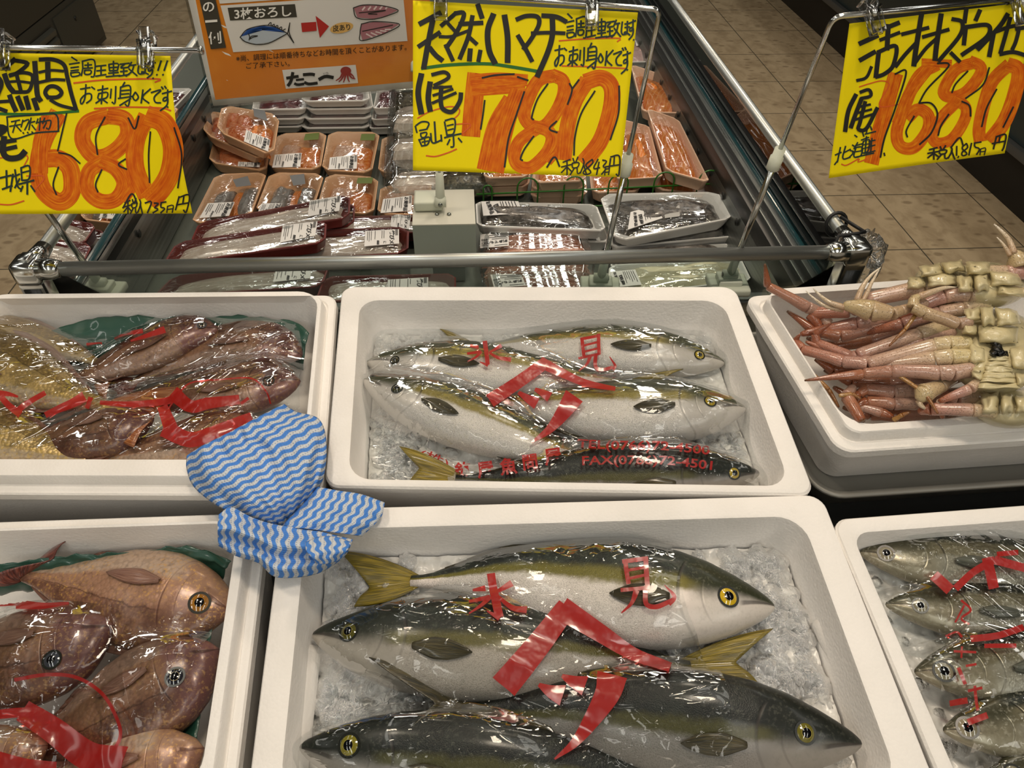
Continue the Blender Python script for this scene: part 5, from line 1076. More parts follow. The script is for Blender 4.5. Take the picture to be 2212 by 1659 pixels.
    if lab:
        lo = plate(lab, .0012, LABELP, 'label'); L = lambda pts: [tuple(V((*lab[0], 0)).lerp(V((*lab[1], 0)), x).lerp(V((*lab[3], 0)).lerp(V((*lab[2], 0)), x), y).xy) for x, y in pts]
        i = Ink(S_, .0020); w = math.dist(lab[0], lab[1]); hgt = math.dist(lab[0], lab[3]); rn = random.Random(int(lab[0][0]))
        if ltype == 'peach':
            i.text('お買得品', L([(.76, .04), (.74, .97)]), w*.15, .03, None, cut=0)
            for x in (.1, .17, .24, .45, .52, .6, .66): i.stroke(L([(x, .06+.1*rn.random()), (x, .5+.45*rn.random())]), w*.018, step=6)
            i.text('880', L([(.34, .55), (.33, .95)]), w*.09, .01, None, cut=0)
            for x in (.91, .935, .955, .975): i.stroke(L([(x, .05), (x, .5)]), w*.012, step=9)
        elif ltype == 'red':
            i.text('焼びメ', L([(.74, .06), (.73, .97)]), w*.16, .03, None, cut=0); i.text('に', L([(.55, .75), (.55, .92)]), w*.11, .01, None, cut=0)
            for x in (.08, .13, .19, .3, .5, .56): i.stroke(L([(x, .06), (x, .4+.5*rn.random())]), w*.014, step=6)
            i.text('880', L([(.36, .68), (.36, .97)]), w*.1, .03, None, cut=0)
            for x in (.9, .92, .94, .96): i.stroke(L([(x, .03), (x, .42)]), w*.012, step=9)
        elif ltype == 'ok':
            i.text('刺身でもOK!', L([(.95, .52), (.06, .62)]), hgt*.2, .03, None, cut=0); i.text('850', L([(.26, .36), (.05, .38)]), hgt*.17, .03, None, cut=0)
            for y, a, b in ((.14, .3, .95), (.22, .5, .95), (.3, .28, .9), (.42, .4, .95), (.86, .06, .25), (.9, .5, .95)): i.stroke(L([(a, y), (b, y-.02)]), hgt*.03, step=6)
        else:
            i.text('お買得品', L([(.12, .06), (.2, .95)]), w*.13, .03, None, cut=0); i.text('国産', L([(.3, .3), (.36, .95)]), w*.16, .03, None, cut=0)
            for x in (.5, .56, .64, .72, .8, .88): i.stroke(L([(x, .08), (x+.03, .4+.5*rn.random())]), w*.018, step=6)
        po = i.build('label_print', LINK, lo)
    if stick:
        plate(stick[0], .001, stick[1], 'sticker')
    return root, S_
def dx(px4, x, y): return [(a+x, b+y) for a, b in px4]
GP = 'peach trays of fish fillets in the left of the case'
GREENS = plain('5a6a2c', .5); GREYS = plain('6a6c6e', .5)
sal2 = [(.12, .2, .5, .85, .016, PINKF, 'pale_fillet'), (.48, .3, .9, .88, .02, SALMON, 'salmon_fillet')]
skin2 = [(.14, .25, .5, .9, .02, SKIN, 'skin_on_fillet'), (.5, .3, .72, .9, .018, SALMON, 'salmon_fillet'), (.64, .25, .9, .85, .022, SKIN, 'skin_on_fillet')]
scr = [(.1, .12, .55, .5, .02, SCRAP, 'salmon_trimmings'), (.15, .4, .6, .88, .018, SCRAP, 'salmon_trimmings'), (.5, .3, .92, .9, .022, SALMON, 'salmon_fillet')]
tray([(462, 300), (585, 315), (575, 370), (450, 350)], .69, .028, PEACH, 'lowest peach tray of salmon trimmings in the leaning stack at the left', GP, scr, [(515, 350), (562, 352), (561, 362), (514, 360)])
tray([(446, 238), (580, 262), (572, 347), (438, 287)], .722, .026, PEACH, 'middle peach tray of salmon trimmings in the leaning stack at the left', GP, scr, zs=[.735, .72, .72, .735])
tray([(480, 226), (605, 248), (590, 338), (467, 282)], .76, .026, PEACH, 'topmost peach tray of salmon trimmings, tilted on its stack at the left', GP, scr, [(532, 281), (584, 303), (579, 328), (527, 306)], stick=([(547, 229), (572, 240), (578, 263), (549, 252)], GREYS), zs=[.775, .755, .745, .765])
tray([(601, 288), (706, 285), (692, 366), (578, 362)], .69, .028, PEACH, 'peach tray of pink and orange fillets beside the tilted stack', GP, sal2, [(594, 335), (652, 331), (649, 361), (588, 363)], stick=([(660, 290), (690, 287), (688, 302), (656, 304)], GREENS))
tray([(711, 284), (821, 285), (803, 373), (694, 367)], .69, .028, PEACH, 'peach tray of pink and orange fillets next to the clear clamshells', GP, sal2, [(713, 341), (772, 335), (771, 365), (710, 367)], stick=([(781, 290), (811, 290), (808, 304), (778, 304)], GREENS))
tray([(826, 294), (925, 294), (925, 376), (816, 372)], .685, .026, PEACH, 'peach tray mostly hidden under the clear clamshells', GP, sal2)
tray([(466, 376), (577, 372), (542, 466), (411, 484)], .695, .03, PEACH, 'peach tray of grey skinned fillets at the left end of the front row', GP, skin2, [(449, 440), (507, 437), (495, 467), (431, 472)], stick=([(503, 389), (535, 381), (543, 401), (511, 405)], GREYS))
tray([(584, 372), (701, 375), (673, 462), (550, 458)], .695, .03, PEACH, 'peach tray of grey skinned fillets second in the front row', GP, skin2, [(566, 440), (610, 440), (600, 460), (556, 462)], stick=([(626, 380), (657, 376), (660, 398), (634, 402)], GREYS))
tray([(706, 375), (818, 383), (807, 462), (682, 455)], .695, .03, PEACH, 'peach tray of orange salmon third in the front row', GP, sal2, stick=([(773, 385), (806, 384), (803, 397), (770, 397)], GREENS))
tray([(823, 400), (932, 404), (930, 464), (814, 462)], .695, .028, PEACH, 'peach tray beside the divider box, below the clear clamshells', GP, [(.1, .1, .9, .6, .018, PINKF, 'pale_fillet')], [(828, 431), (890, 423), (889, 456), (822, 461)])
GR = 'long maroon trays of milky fillets'
fil = [(.04, .14, .95, .86, .02, CREAMF, 'long_fillet')]
tray([(600, 473), (945, 462), (945, 500), (590, 512)], .695, .026, REDT, 'maroon tray behind, reaching under the divider box', GR, fil, [(846, 464), (888, 463), (884, 496), (844, 490)], 'red', chamf=.2)
tray(dx([(430, 480), (757, 420), (755, 470), (410, 524)], 10, 16), .70, .028, REDT, 'lower maroon tray of the rear pair', GR, fil, chamf=.2)
tray([(430, 480), (757, 420), (755, 469), (410, 525)], .73, .024, REDT, 'rear maroon tray lying on top, nearest the peach trays', GR, fil, [(669, 435), (737, 423), (733, 456), (665, 469)], 'red', chamf=.2)
tray([(560, 501), (884, 489), (882, 547), (520, 566)], .70, .028, REDT, 'right hand maroon tray behind the chrome rail', GR, fil, [(789, 500), (862, 496), (862, 527), (787, 533)], 'red', chamf=.2)
tray([(382, 523), (706, 475), (703, 523), (350, 573)], .735, .026, REDT, 'front maroon tray lying across the others, behind the rail', GR, fil, [(611, 488), (686, 479), (681, 510), (605, 525)], 'red', chamf=.2)
tray([(375, 596), (716, 560), (696, 618), (330, 642)], .705, .026, REDT, 'maroon tray in the gap under the rail at the left', GR, fil, [(598, 576), (674, 566), (670, 602), (590, 610)], 'red', chamf=.2)
tray([(700, 597), (985, 590), (985, 642), (680, 652)], .70, .026, REDT, 'maroon tray in the gap under the rail beside the divider box', GR, fil, [(838, 605), (925, 600), (925, 630), (836, 634)], 'red', chamf=.2)
GW_ = 'white trays stacked at the back of the case'
dk = [(.08, .1, .92, .9, .016, DARKF, 'dark_fish_slices')]
wn = ['lowest', 'second', 'third', 'fourth']
for nm, x0, x1, fr, n0 in (('left white stack', 540, 660, [275, 258, 237], 3), ('middle white stack', 655, 803, [277, 257, 236, 219], 4), ('right white stack', 802, 870, [277, 258, 234], 3)):
    for k, y in enumerate(fr):
        o = 4*((k*7) % 3)-4
        tray([(x0+10+o, y-48), (x1-8+o, y-48), (x1+o, y-2), (x0+o, y)], .685+.024*k, .02, WHITE, '%s tray of dark fish in the %s behind the orange notice' % (wn[k], nm), GW_, dk, chamf=.1)
GC = 'clear clamshells of shellfish'
sh = [(.05, .1, .5, .5, .03, CLAM, 'shellfish'), (.45, .1, .95, .5, .03, CLAM, 'shellfish'), (.05, .5, .5, .92, .028, CREAMF, 'pale_shellfish'), (.5, .5, .95, .92, .03, CLAM, 'shellfish')]
tray([(832, 308), (1062, 302), (1082, 396), (828, 408)], .72, .045, HARD, 'large clear clamshell of dark shellfish under the 780 sign', GC, sh, chamf=.08, wrap=HARD, lid=.012, name='clear_clamshell', cat_='clamshell')
tray([(838, 268), (1060, 262), (1070, 318), (834, 330)], .76, .03, HARD, 'clear clamshell of pale shellfish in the middle of the clamshell stack', GC, sh, chamf=.08, wrap=HARD, lid=.012, name='clear_clamshell', cat_='clamshell')
tray([(842, 190), (1055, 186), (1066, 262), (836, 272)], .79, .03, HARD, 'topmost clear clamshell beside the orange notice', GC, sh, chamf=.08, wrap=HARD, lid=.012, name='clear_clamshell', cat_='clamshell')
GS = 'peach foam trays of salmon in the right of the case'
sl = [(.12, .12, .86, .9, .022, SALMON, 'salmon_fillet')]
def salm(q, z, h, label, **k): tray(q, z, h, PEACHF, label, GS, sl, chamf=.14, **k)
salm([(1042, 352), (1150, 350), (1142, 402), (1048, 404)], .70, .03, 'lower salmon tray under the left part of the 780 sign'); salm([(1040, 338), (1148, 336), (1142, 381), (1046, 384)], .732, .026, 'upper salmon tray under the left part of the 780 sign')
for k, l in enumerate(('lowest', 'middle', 'topmost')): salm([(1150+2*k, 372-14*k), (1262, 368-14*k), (1270-2*k, 422-16*k), (1146+3*k, 426-16*k)], .69+.026*k, .026, l+' salmon tray of the stack behind the middle of the green rack')
salm([(1272, 362), (1375, 358), (1385, 412), (1278, 416)], .70, .03, 'salmon tray beside the right pole of the 780 sign'); 
salm([(1380, 268), (1442, 300), (1545, 420), (1415, 408)], .70, .026, 'salmon tray underneath, against the right wall of the case')
salm([(1346, 258), (1402, 272), (1432, 382), (1332, 388)], .735, .026, 'salmon tray right of the 780 sign, left of the slanting one')
salm([(1397, 233), (1466, 258), (1534, 394), (1440, 368)], .755, .03, 'large salmon tray slanting towards the right wall, nearest the rack', chz=1)
salm([(1362, 138), (1442, 165), (1480, 244), (1388, 242)], .74, .028, 'salmon tray slanting near the top of the 780 sign')
tray([(1350, 82), (1412, 80), (1424, 132), (1352, 134)], .73, .02, WHITE, 'white tray of pale pink fish behind the right pole of the 780 sign', GW_, [(.08, .1, .92, .9, .016, PINKW, 'pink_fish')], [(1372, 88), (1394, 87), (1396, 98), (1374, 100)], 'peach', chamf=.1)
tray([(1340, 44), (1385, 42), (1394, 78), (1342, 80)], .73, .02, WHITE, 'farthest white tray of pale pink fish', GW_, [(.08, .1, .92, .9, .016, PINKW, 'pink_fish')], chamf=.1)
tray([(1490, 252), (1540, 268), (1590, 380), (1530, 372)], .70, .026, PEACHF, 'brownish salmon tray standing close to the perforated right wall', GS, sl, chamf=.14)
GF = 'white foam packs of dark skinned fish'
bf = [(.05, .12, .93, .85, .026, BLACKF, 'dark_fish_fillet')]
tray([(1040, 470), (1300, 474), (1318, 522), (1042, 516)], .70, .026, WHITE, 'lower white pack of dark fish at the left of the pair', GF, bf, chamf=.12)
tray([(1027, 435), (1288, 441), (1310, 498), (1030, 488)], .735, .026, WHITE, 'white pack of dark fish with a round sticker, left of the 780 pole foot', GF, bf, [(1040, 436), (1120, 434), (1127, 462), (1044, 467)], 'fish', stick=([(1142, 438), (1184, 440), (1180, 461), (1146, 459)], plain('a9a7a2', .4)), chamf=.12)
tray([(1325, 538), (1576, 526), (1592, 560), (1318, 578)], .685, .02, WHITE, 'bottom white foam pack mostly hidden by the rail', GF, bf, chamf=.12)
tray([(1312, 482), (1578, 470), (1590, 510), (1322, 534)], .70, .026, WHITE, 'middle white pack of dark fish in the right stack', GF, bf, chamf=.12)
tray([(1294, 419), (1550, 414), (1588, 470), (1330, 521)], .735, .028, WHITE, 'top white pack of black fish with two labels, in the right stack', GF, bf, [(1362, 459), (1418, 443), (1431, 472), (1356, 497)], 'fish', stick=([(1432, 438), (1468, 436), (1468, 468), (1436, 472)], plain('a9a7a2', .4)), chamf=.12)
GH = 'clear packs of shrimp'
srp = [(.05, .1+.2*k, .96, .36+.2*k, .026, SHRIMP, 'shrimp') for k in range(4)]
tray([(1037, 505), (1266, 497), (1282, 554), (1028, 559)], .715, .03, HARD, 'clear pack of shrimp just behind the rail', GH, srp, [(1038, 507), (1099, 504), (1099, 532), (1038, 537)], 'ok', chamf=.08, wrap=HARD, lid=.012, name='shrimp_pack', cat_='food pack')
tray([(1032, 562), (1288, 556), (1280, 606), (1040, 604)], .70, .028, HARD, 'clear pack of shrimp below the rail', GH, srp, chamf=.08, wrap=HARD, lid=.012, name='shrimp_pack', cat_='food pack')
tray([(1047, 590), (1278, 592), (1296, 645), (1058, 648)], .715, .03, HARD, 'nearest clear pack of shrimp, touching the back of the middle fish box', GH, srp, [(1060, 594), (1126, 592), (1136, 618), (1068, 622)], 'ok', chamf=.08, wrap=HARD, lid=.012, name='shrimp_pack', cat_='food pack')
sq = [(.12, .1, .98, .55, .02, SQUID, 'squid_slab'), (.05, .45, .9, .92, .018, SQUID, 'squid_slab')]
tray([(1316, 572), (1600, 556), (1624, 606), (1312, 640)], .705, .022, WHITE, 'white pack of cream coloured squid between the two right sign poles', None, sq, [(1318, 588), (1372, 583), (1386, 616), (1322, 622)], 'fish', chamf=.12, name='squid_pack', cat_='food pack')
# ---------------------------------------------------------------- snow crabs, belly up
def m_leg(name, stops):
    t = NT(name); u = t.uv(); x = t.xyz(u); o = t.obj()
    f = t.math('ADD', x[0], t.math('MULTIPLY', t.math('SUBTRACT', t.noise(o, 45, 3), .5), .16))
    c = t.ramp(f, stops); sp = t.step(t.voro(o, 240), .18, .05) if False else t.math('SUBTRACT', 1, t.step(t.voro(o, 420), .1, .34))
    edge = t.band(t.math('ABSOLUTE', t.math('SUBTRACT', x[1], .5)), .25, .1, .1)
    c = t.mix(t.math('MULTIPLY', sp, .22), c, 'e0cdb8')
    h = t.math('ADD', t.math('MULTIPLY', sp, 1.2), t.math('MULTIPLY', t.noise(o, 60, 3), .5))
    return t.done(t.bsdf(Base_Color=c, Roughness=.3, Coat_Weight=.6, Coat_Roughness=.12, Subsurface_Weight=.0, Normal=t.bump(h, .6, .003)))
LEG_A = m_leg('crab_leg_tan', [(0, 'cdbd88'), (.14, 'c6b08e'), (.35, 'bd9c86'), (.6, 'b5887a'), (.8, 'a86c54'), (1, '8e4e30')])
LEG_B = m_leg('crab_leg_red', [(0, 'bb9c88'), (.35, 'b08878'), (.65, 'a0684c'), (.9, '8a4a2a'), (1, '5c3816')])
LEG_C = m_leg('crab_leg_thin', [(0, 'a8834a'), (.5, '96652f'), (1, '7c4a20')])
CLAWM = m_leg('crab_claw', [(0, 'a98a78'), (.5, 'b59a78'), (1, 'c0ab80')]); FING = m_leg('crab_finger', [(0, 'b39374'), (.6, 'd0bda0'), (1, 'e2d8c6')])
def m_belly():
    t = NT('crab_belly'); o = t.obj(); n = t.noise(o, 30, 4, .6); c = t.mix(n, 'b8a97c', 'd8cda6'); sp = t.step(t.noise(o, 130, 2, .5), .66, .72)
    c = t.mix(t.math('MULTIPLY', sp, .7), c, '3a2f1a'); return t.done(t.bsdf(Base_Color=c, Roughness=.32, Coat_Weight=.5, Coat_Roughness=.12, Normal=t.bump(t.noise(o, 80, 4), .4, .004)))
BELLY = m_belly(); MOUTH = m_leg('crab_mouth', [(0, 'c08a70'), (.5, 'cfa890'), (1, 'b9a870')]); ROE = plain('0c0b0a', .3); GREYSH = plain('6f695c', .35, Coat_Weight=.4)
def C3(p, n): return CR.W(p, n)
def chain(pts, ns, rs, seg=None):
    """jointed limb: nodes in pixels with height and radius (px); each segment swells and pinches at its joints"""
    P = [C3(p, n) for p, n in zip(pts, ns)]; mb = MB(); k = len(P); Lt = sum((b-a).length for a, b in zip(P, P[1:])); acc = 0
    px = lambda P_, r: r*dof(P_)/F
    for i in range(k-1):
        A, B = P[i], P[i+1]; L = (B-A).length; r0, r1 = px(A, rs[i]), px(B, rs[i+1]); tip = (i == k-2)
        prof = [(0, .86), (.03, .98), (.1, 1.02), (.35, .98), (.65, .95), (.88, 1.02), (.97, 1), (1.0, .84)] if not tip else [(0, .75), (.05, 1), (.2, 1), (.5, .9), (.75, .8), (.92, .7), (1, .5)]
        pts_ = [A.lerp(B, t)+CR.N*(.12*r0*math.sin(t*3.1)) for t, _ in prof]; R = [lerp(r0, r1, t)*q for t, q in prof]
        b = len(mb.v); mb.tube(pts_, R, 12)
        for j in range(b, len(mb.v)): u, v = mb.uv[j]; mb.uv[j] = ((acc+u*L)/Lt, v)
        acc += L
    return mb
def pillow(px4, n, hh, seed=0, ex=2.8):
    a, b, c, d = [V((x, y, 0)) for x, y in px4]
    def fn(u, v):
        X, Y = 2*u-1, 2*v-1; w = a.lerp(b, u).lerp(d.lerp(c, u), v); k = max(0, (1-abs(X)**ex)*(1-abs(Y)**ex))**.5*(1+.35*noise.noise(V((u*2.2, v*2.2, seed+9))))
        w = w+V((4*noise.noise(V((u*2.5, v*2.5, seed))), 4*noise.noise(V((u*2.5, v*2.5, seed+4))), 0)); return C3((w.x, w.y), n+hh*k-hh*.4+.0012*noise.noise(V((u*3, v*3, seed))))
    return MB().grid(fn, 14, 14)
def dome(c, rx, ry, n, hh, seed):
    mb = MB()
    def fn(a, b):
        t = a*2*math.pi; r = math.sin(b*math.pi/2); z = math.cos(b*math.pi/2)
        return C3((c[0]+rx*r*math.cos(t), c[1]+ry*r*math.sin(t)), n-.02+(hh+.02)*z+.002*noise.noise(V((math.cos(t)*2, math.sin(t)*2, seed+b*3))))
    mb.grid(fn, 40, 14); return mb
GCR = 'crabs lying belly up'
def crab(label, body, legs, plates=(), claws=(), extra=()):
    c, rx, ry, n, hh = body; root = thing('snow_crab', label, 'crab', C3(c, n-.02), GCR)
    bo = dome(c, rx, ry, n, hh, c[0]).build('body', BELLY, root)
    for k, (q, nn, h_) in enumerate(plates): pillow(q, nn, h_, k).build('belly_plate', BELLY, bo)
    for pts, ns, rs, m in legs: chain(pts, ns, rs).build('leg', m, root)
    for palm, ns, rs, fings in claws:
        po = chain(palm, ns, rs).build('claw', CLAWM, root)
        for fp, fn_, r in fings:
            P = cat([C3(p, q) for p, q in zip(fp, fn_)], 14); R = [lerp(r, r*.18, (i/13)**1.2)*dof(P[0])/F for i in range(14)]
            mb = MB(); mb.tube(P, R, 10); mb.build('pincer', FING, po)
    for nm, mb, m in extra: mb.build(nm, m, bo)
    return root
crab('crab farthest back at the left, one long pincer arm stretched to the upper left', ((2036, 600), 60, 30, .045, .024),
 [([(2040, 610), (1990, 624), (1868, 650), (1836, 673), (1752, 678), (1772, 712)], (.05, .05, .035, .02, .0, -.01), (20, 19, 17, 14, 14, 11), LEG_A),
  ([(1790, 700), (1768, 676), (1744, 664), (1658, 618), (1652, 570)], (-.005, .0, .01, .03, .06), (11, 13, 13, 9, 4), LEG_B),
  ([(2060, 650), (1990, 668), (1850, 700), (1790, 712), (1730, 722)], (.035, .03, .005, -.01, -.01), (17, 17, 16, 13, 9), LEG_A),
  ([(2060, 690), (2000, 700), (1880, 738), (1800, 750), (1742, 730)], (.01, .0, -.03, -.035, -.03), (17, 17, 14, 12, 6), LEG_B), ([(2070, 720), (1990, 745), (1860, 790), (1800, 800), (1760, 776)], (.0, -.01, -.03, -.035, -.03), (17, 17, 14, 12, 6), LEG_B),
  ([(2040, 690), (1960, 692), (1815, 726), (1760, 716), (1700, 672)], (.02, .015, -.01, -.015, -.005), (16, 16, 15, 12, 5), LEG_B)],
 [([(1985, 575), (2030, 568), (2040, 592), (1990, 600)], .073, .016), ([(2032, 566), (2078, 562), (2088, 586), (2042, 592)], .075, .016), ([(2000, 592), (2064, 590), (2070, 616), (2005, 620)], .07, .014), ([(1960, 600), (2000, 596), (2004, 620), (1958, 626)], .06, .014)],
 [([(2000, 655), (1944, 672), (1926, 678), (1884, 672), (1822, 660)], (.06, .06, .062, .06, .055), (10, 12, 15, 24, 15), [([(1824, 664), (1790, 652), (1765, 632), (1757, 623)], (.055, .057, .06, .065), 7), ([(1822, 670), (1785, 662), (1755, 642), (1741, 628)], (.05, .05, .053, .057), 6)]),
  ([(1895, 690), (1868, 668), (1852, 650)], (.03, .04, .045), (10, 12, 13), [([(1850, 652), (1862, 622), (1880, 596), (1902, 578)], (.047, .055, .06, .065), 7), ([(1862, 652), (1872, 634), (1882, 612), (1900, 580)], (.045, .05, .056, .064), 6)])])
crab('crab at the back right, its raised pincer pointing up past the picture edge', ((2130, 616), 92, 50, .05, .028),
 [([(2140, 640), (2090, 636), (2040, 640), (1990, 660), (1940, 690)], (.06, .065, .06, .045, .02), (18, 18, 16, 15, 10), LEG_A),
  ([(2130, 660), (2080, 668), (2030, 676), (1950, 700), (1870, 720)], (.05, .055, .045, .025, 0), (15, 16, 15, 13, 9), LEG_A),
  ([(2110, 800), (2040, 820), (1920, 828), (1840, 826), (1780, 800)], (.0, -.01, -.03, -.035, -.04), (17, 17, 14, 12, 6), LEG_B), ([(2110, 850), (2040, 856), (1920, 868), (1850, 870), (1800, 836)], (-.03, -.03, -.04, -.045, -.045), (17, 17, 15, 13, 7), LEG_B), ([(2110, 880), (2040, 890), (1940, 898), (1880, 896), (1820, 880)], (-.04, -.04, -.045, -.05, -.05), (17, 17, 15, 13, 7), LEG_B),
  ([(2120, 590), (2170, 590), (2250, 592)], (.06, .062, .06), (17, 17, 16), LEG_A)],
 [([(2066, 596), (2100, 594), (2104, 630), (2070, 632)], .082, .014), ([(2102, 592), (2134, 592), (2138, 628), (2106, 630)], .085, .016), ([(2137, 584), (2200, 590), (2210, 616), (2140, 618)], .083, .016), ([(2085, 566), (2138, 564), (2140, 590), (2090, 594)], .085, .016), ([(2150, 616), (2215, 620), (2215, 644), (2155, 640)], .076, .014)],
 [([(2260, 560), (2225, 562), (2200, 570), (2186, 545)], (.06, .065, .07, .08), (12, 14, 24, 15), [([(2190, 548), (2180, 520), (2164, 500), (2147, 484)], (.082, .09, .096, .1), 8), ([(2182, 552), (2174, 538), (2164, 524), (2153, 512)], (.08, .085, .09, .093), 5)]),
  ([(2290, 630), (2240, 632), (2200, 634)], (.07, .072, .072), (10, 12, 12), [([(2202, 630), (2170, 622), (2140, 626), (2118, 640)], (.072, .074, .072, .07), 6), ([(2202, 638), (2170, 636), (2145, 642), (2128, 650)], (.07, .071, .068, .066), 5)])])
fl = []
for k in range(6):
    y0 = 767+k*12; w0, w1 = 20+k*4.4, 23+k*4.6; x = 2157
    fl.append(('abdomen_flap', pillow([(x-w0, y0), (x+w0, y0), (x+w1, y0+13), (x-w1, y0+13)], .062-.001*k, .007, k, 5), BELLY))
mb = MB()
for k in range(14):
    rr = random.Random(k); vs, fs = _chunks[k % 7]; c = C3((2157+rr.uniform(-14, 12), 752+rr.uniform(-13, 16)), .064+rr.uniform(-.002, .006)); mb.add([c+v_*rr.uniform(.003, .006) for v_ in vs], fs)
fl.append(('dark_roe', mb, ROE))
crab('large crab in the middle with a black mass above its tail flap', ((2150, 760), 105, 92, .04, .02),
 [([(2090, 745), (2048, 745), (2022, 748), (1874, 787), (1822, 782), (1734, 755), (1718, 736), (1728, 722)], (.05, .05, .045, .02, .01, -.005, -.01, .005), (19, 20, 19, 15, 13, 11, 7, 3), LEG_A),
  ([(2092, 772), (2052, 772), (2020, 776), (1905, 790), (1852, 776), (1764, 742), (1760, 722), (1796, 698)], (.05, .05, .045, .018, .005, -.01, 0, .02), (18, 19, 18, 15, 12, 11, 8, 3), LEG_A),
  ([(2098, 800), (2056, 806), (2030, 806), (1926, 802), (1866, 808), (1738, 822)], (.048, .048, .045, .03, .018, .01), (17, 18, 17, 14, 12, 4), LEG_B),
  ([(2050, 702), (1985, 724), (1852, 768), (1832, 780), (1790, 760), (1740, 738)], (.035, .03, .01, 0, -.01, -.01), (17, 17, 14, 12, 10, 5), LEG_A),
  ([(2060, 722), (1990, 738), (1870, 772), (1830, 770), (1780, 748)], (.03, .025, .005, -.005, -.012), (16, 16, 13, 11, 8), LEG_B),
  ([(2122, 818), (2096, 840), (2028, 868)], (.05, .048, .03), (11, 12, 9), LEG_A), ([(2032, 866), (2030, 880), (2036, 904)], (.03, .02, .01), (9, 9, 6), LEG_B),
  ([(1980, 677), (1955, 712), (1920, 748)], (.06, .05, .035), (4.5, 4, 3), LEG_C)],
 [([(2082, 668), (2116, 662), (2122, 692), (2084, 694)], .07, .012), ([(2116, 662), (2146, 664), (2150, 702), (2120, 704)], .074, .014), ([(2150, 664), (2198, 670), (2206, 700), (2154, 704)], .074, .014), ([(2110, 702), (2200, 704), (2196, 740), (2116, 740)], .066, .012), ([(2076, 700), (2112, 700), (2112, 724), (2078, 726)], .062, .014), ([(2092, 740), (2132, 748), (2128, 786), (2094, 784)], .058, .01), ([(2180, 750), (2225, 746), (2225, 800), (2186, 796)], .06, .01), ([(2100, 790), (2132, 790), (2124, 822), (2098, 816)], .056, .012), ([(2192, 806), (2225, 806), (2225, 834), (2196, 834)], .056, .012)],
 [([(2095, 696), (2070, 700), (1996, 676), (1972, 664), (1974, 648), (1985, 640)], (.066, .066, .068, .07, .072, .074), (12, 13, 14, 13, 11, 9), [([(1984, 642), (2010, 632), (2040, 622), (2068, 621)], (.074, .075, .074, .072), 9)])], fl)
crab('crab at the front wall of the box, mostly under the large one', ((2190, 880), 92, 46, .012, .026),
 [([(2150, 892), (2100, 886), (2010, 884), (1985, 890)], (.03, .03, .02, .01), (14, 15, 14, 11), LEG_A),
  ([(1985, 845), (1930, 848), (1870, 842), (1855, 852), (1820, 858)], (.0, -.005, -.01, -.012, -.01), (16, 16, 13, 10, 6), LEG_B),
  ([(1980, 872), (1930, 872), (1872, 868), (1846, 880)], (-.01, -.012, -.015, -.02), (15, 15, 12, 8), LEG_B),
  ([(1842, 838), (1828, 856), (1862, 912)], (-.01, .0, .0), (9, 13, 15), LEG_B), ([(1812, 855), (1840, 852), (1860, 862)], (.005, .006, .004), (4, 6, 3), LEG_C),
  ([(1942, 812), (1998, 850), (2026, 894)], (.03, .035, .03), (4.5, 4.5, 4), LEG_C), ([(1745, 800), (1790, 842), (1812, 880)], (-.01, -.015, -.02), (6, 5, 4), LEG_C), ([(1850, 876), (1905, 892), (1930, 902)], (-.02, -.018, -.016), (9, 11, 7), LEG_B), ([(1930, 908), (1950, 896), (1966, 890)], (-.01, 0, .005), (6, 5, 3), LEG_C),
  ([(2120, 858), (2070, 862), (2020, 852)], (.01, .008, 0), (14, 15, 13), LEG_A)],
 [([(2118, 852), (2158, 846), (2160, 892), (2122, 896)], .04, .014), ([(2160, 848), (2188, 852), (2190, 892), (2162, 894)], .044, .016), ([(2192, 854), (2230, 858), (2230, 892), (2194, 892)], .042, .014)],
 [([(2060, 820), (2030, 836), (1996, 850), (1984, 866)], (.02, .03, .03, .025), (10, 15, 22, 14), [([(1984, 866), (1990, 876), (2004, 886)], (.024, .024, .02), 7)])])
# ---------------------------------------------------------------- blue wiping cloth
def m_cloth():
    t = NT('blue_wave_cloth'); u = t.uv(); x = t.xyz(u)
    wob = t.math('MULTIPLY', t.math('SINE', t.math('MULTIPLY', x[0], 6.283)), .15)
    s = t.math('SINE', t.math('MULTIPLY', t.math('ADD', x[1], wob), 6.283))
    wv = t.voro(t.map(u, (6, 2.6, 1)), 1, 'F1', 0, .1)
    st = t.step(t.math('ADD', s, t.math('MULTIPLY', t.math('SUBTRACT', wv, .4), .5)), -.45, .35)
    hole = t.math('SUBTRACT', 1, t.step(wv, .14, .3))
    c = t.mix(st, 'c6cbd0', '4d84d2'); c = t.mix(t.math('MULTIPLY', hole, t.math('SUBTRACT', .55, t.math('MULTIPLY', st, .3))), c, '3d5f8f')
    return t.done(t.bsdf(Base_Color=c, Roughness=.85, Specular_IOR_Level=.15, Normal=t.bump(wv, .5, .002)))
CLOTH = m_cloth()
def W0(p, n): return onpl(p, B0+N0*n, N0)
cb = MB()
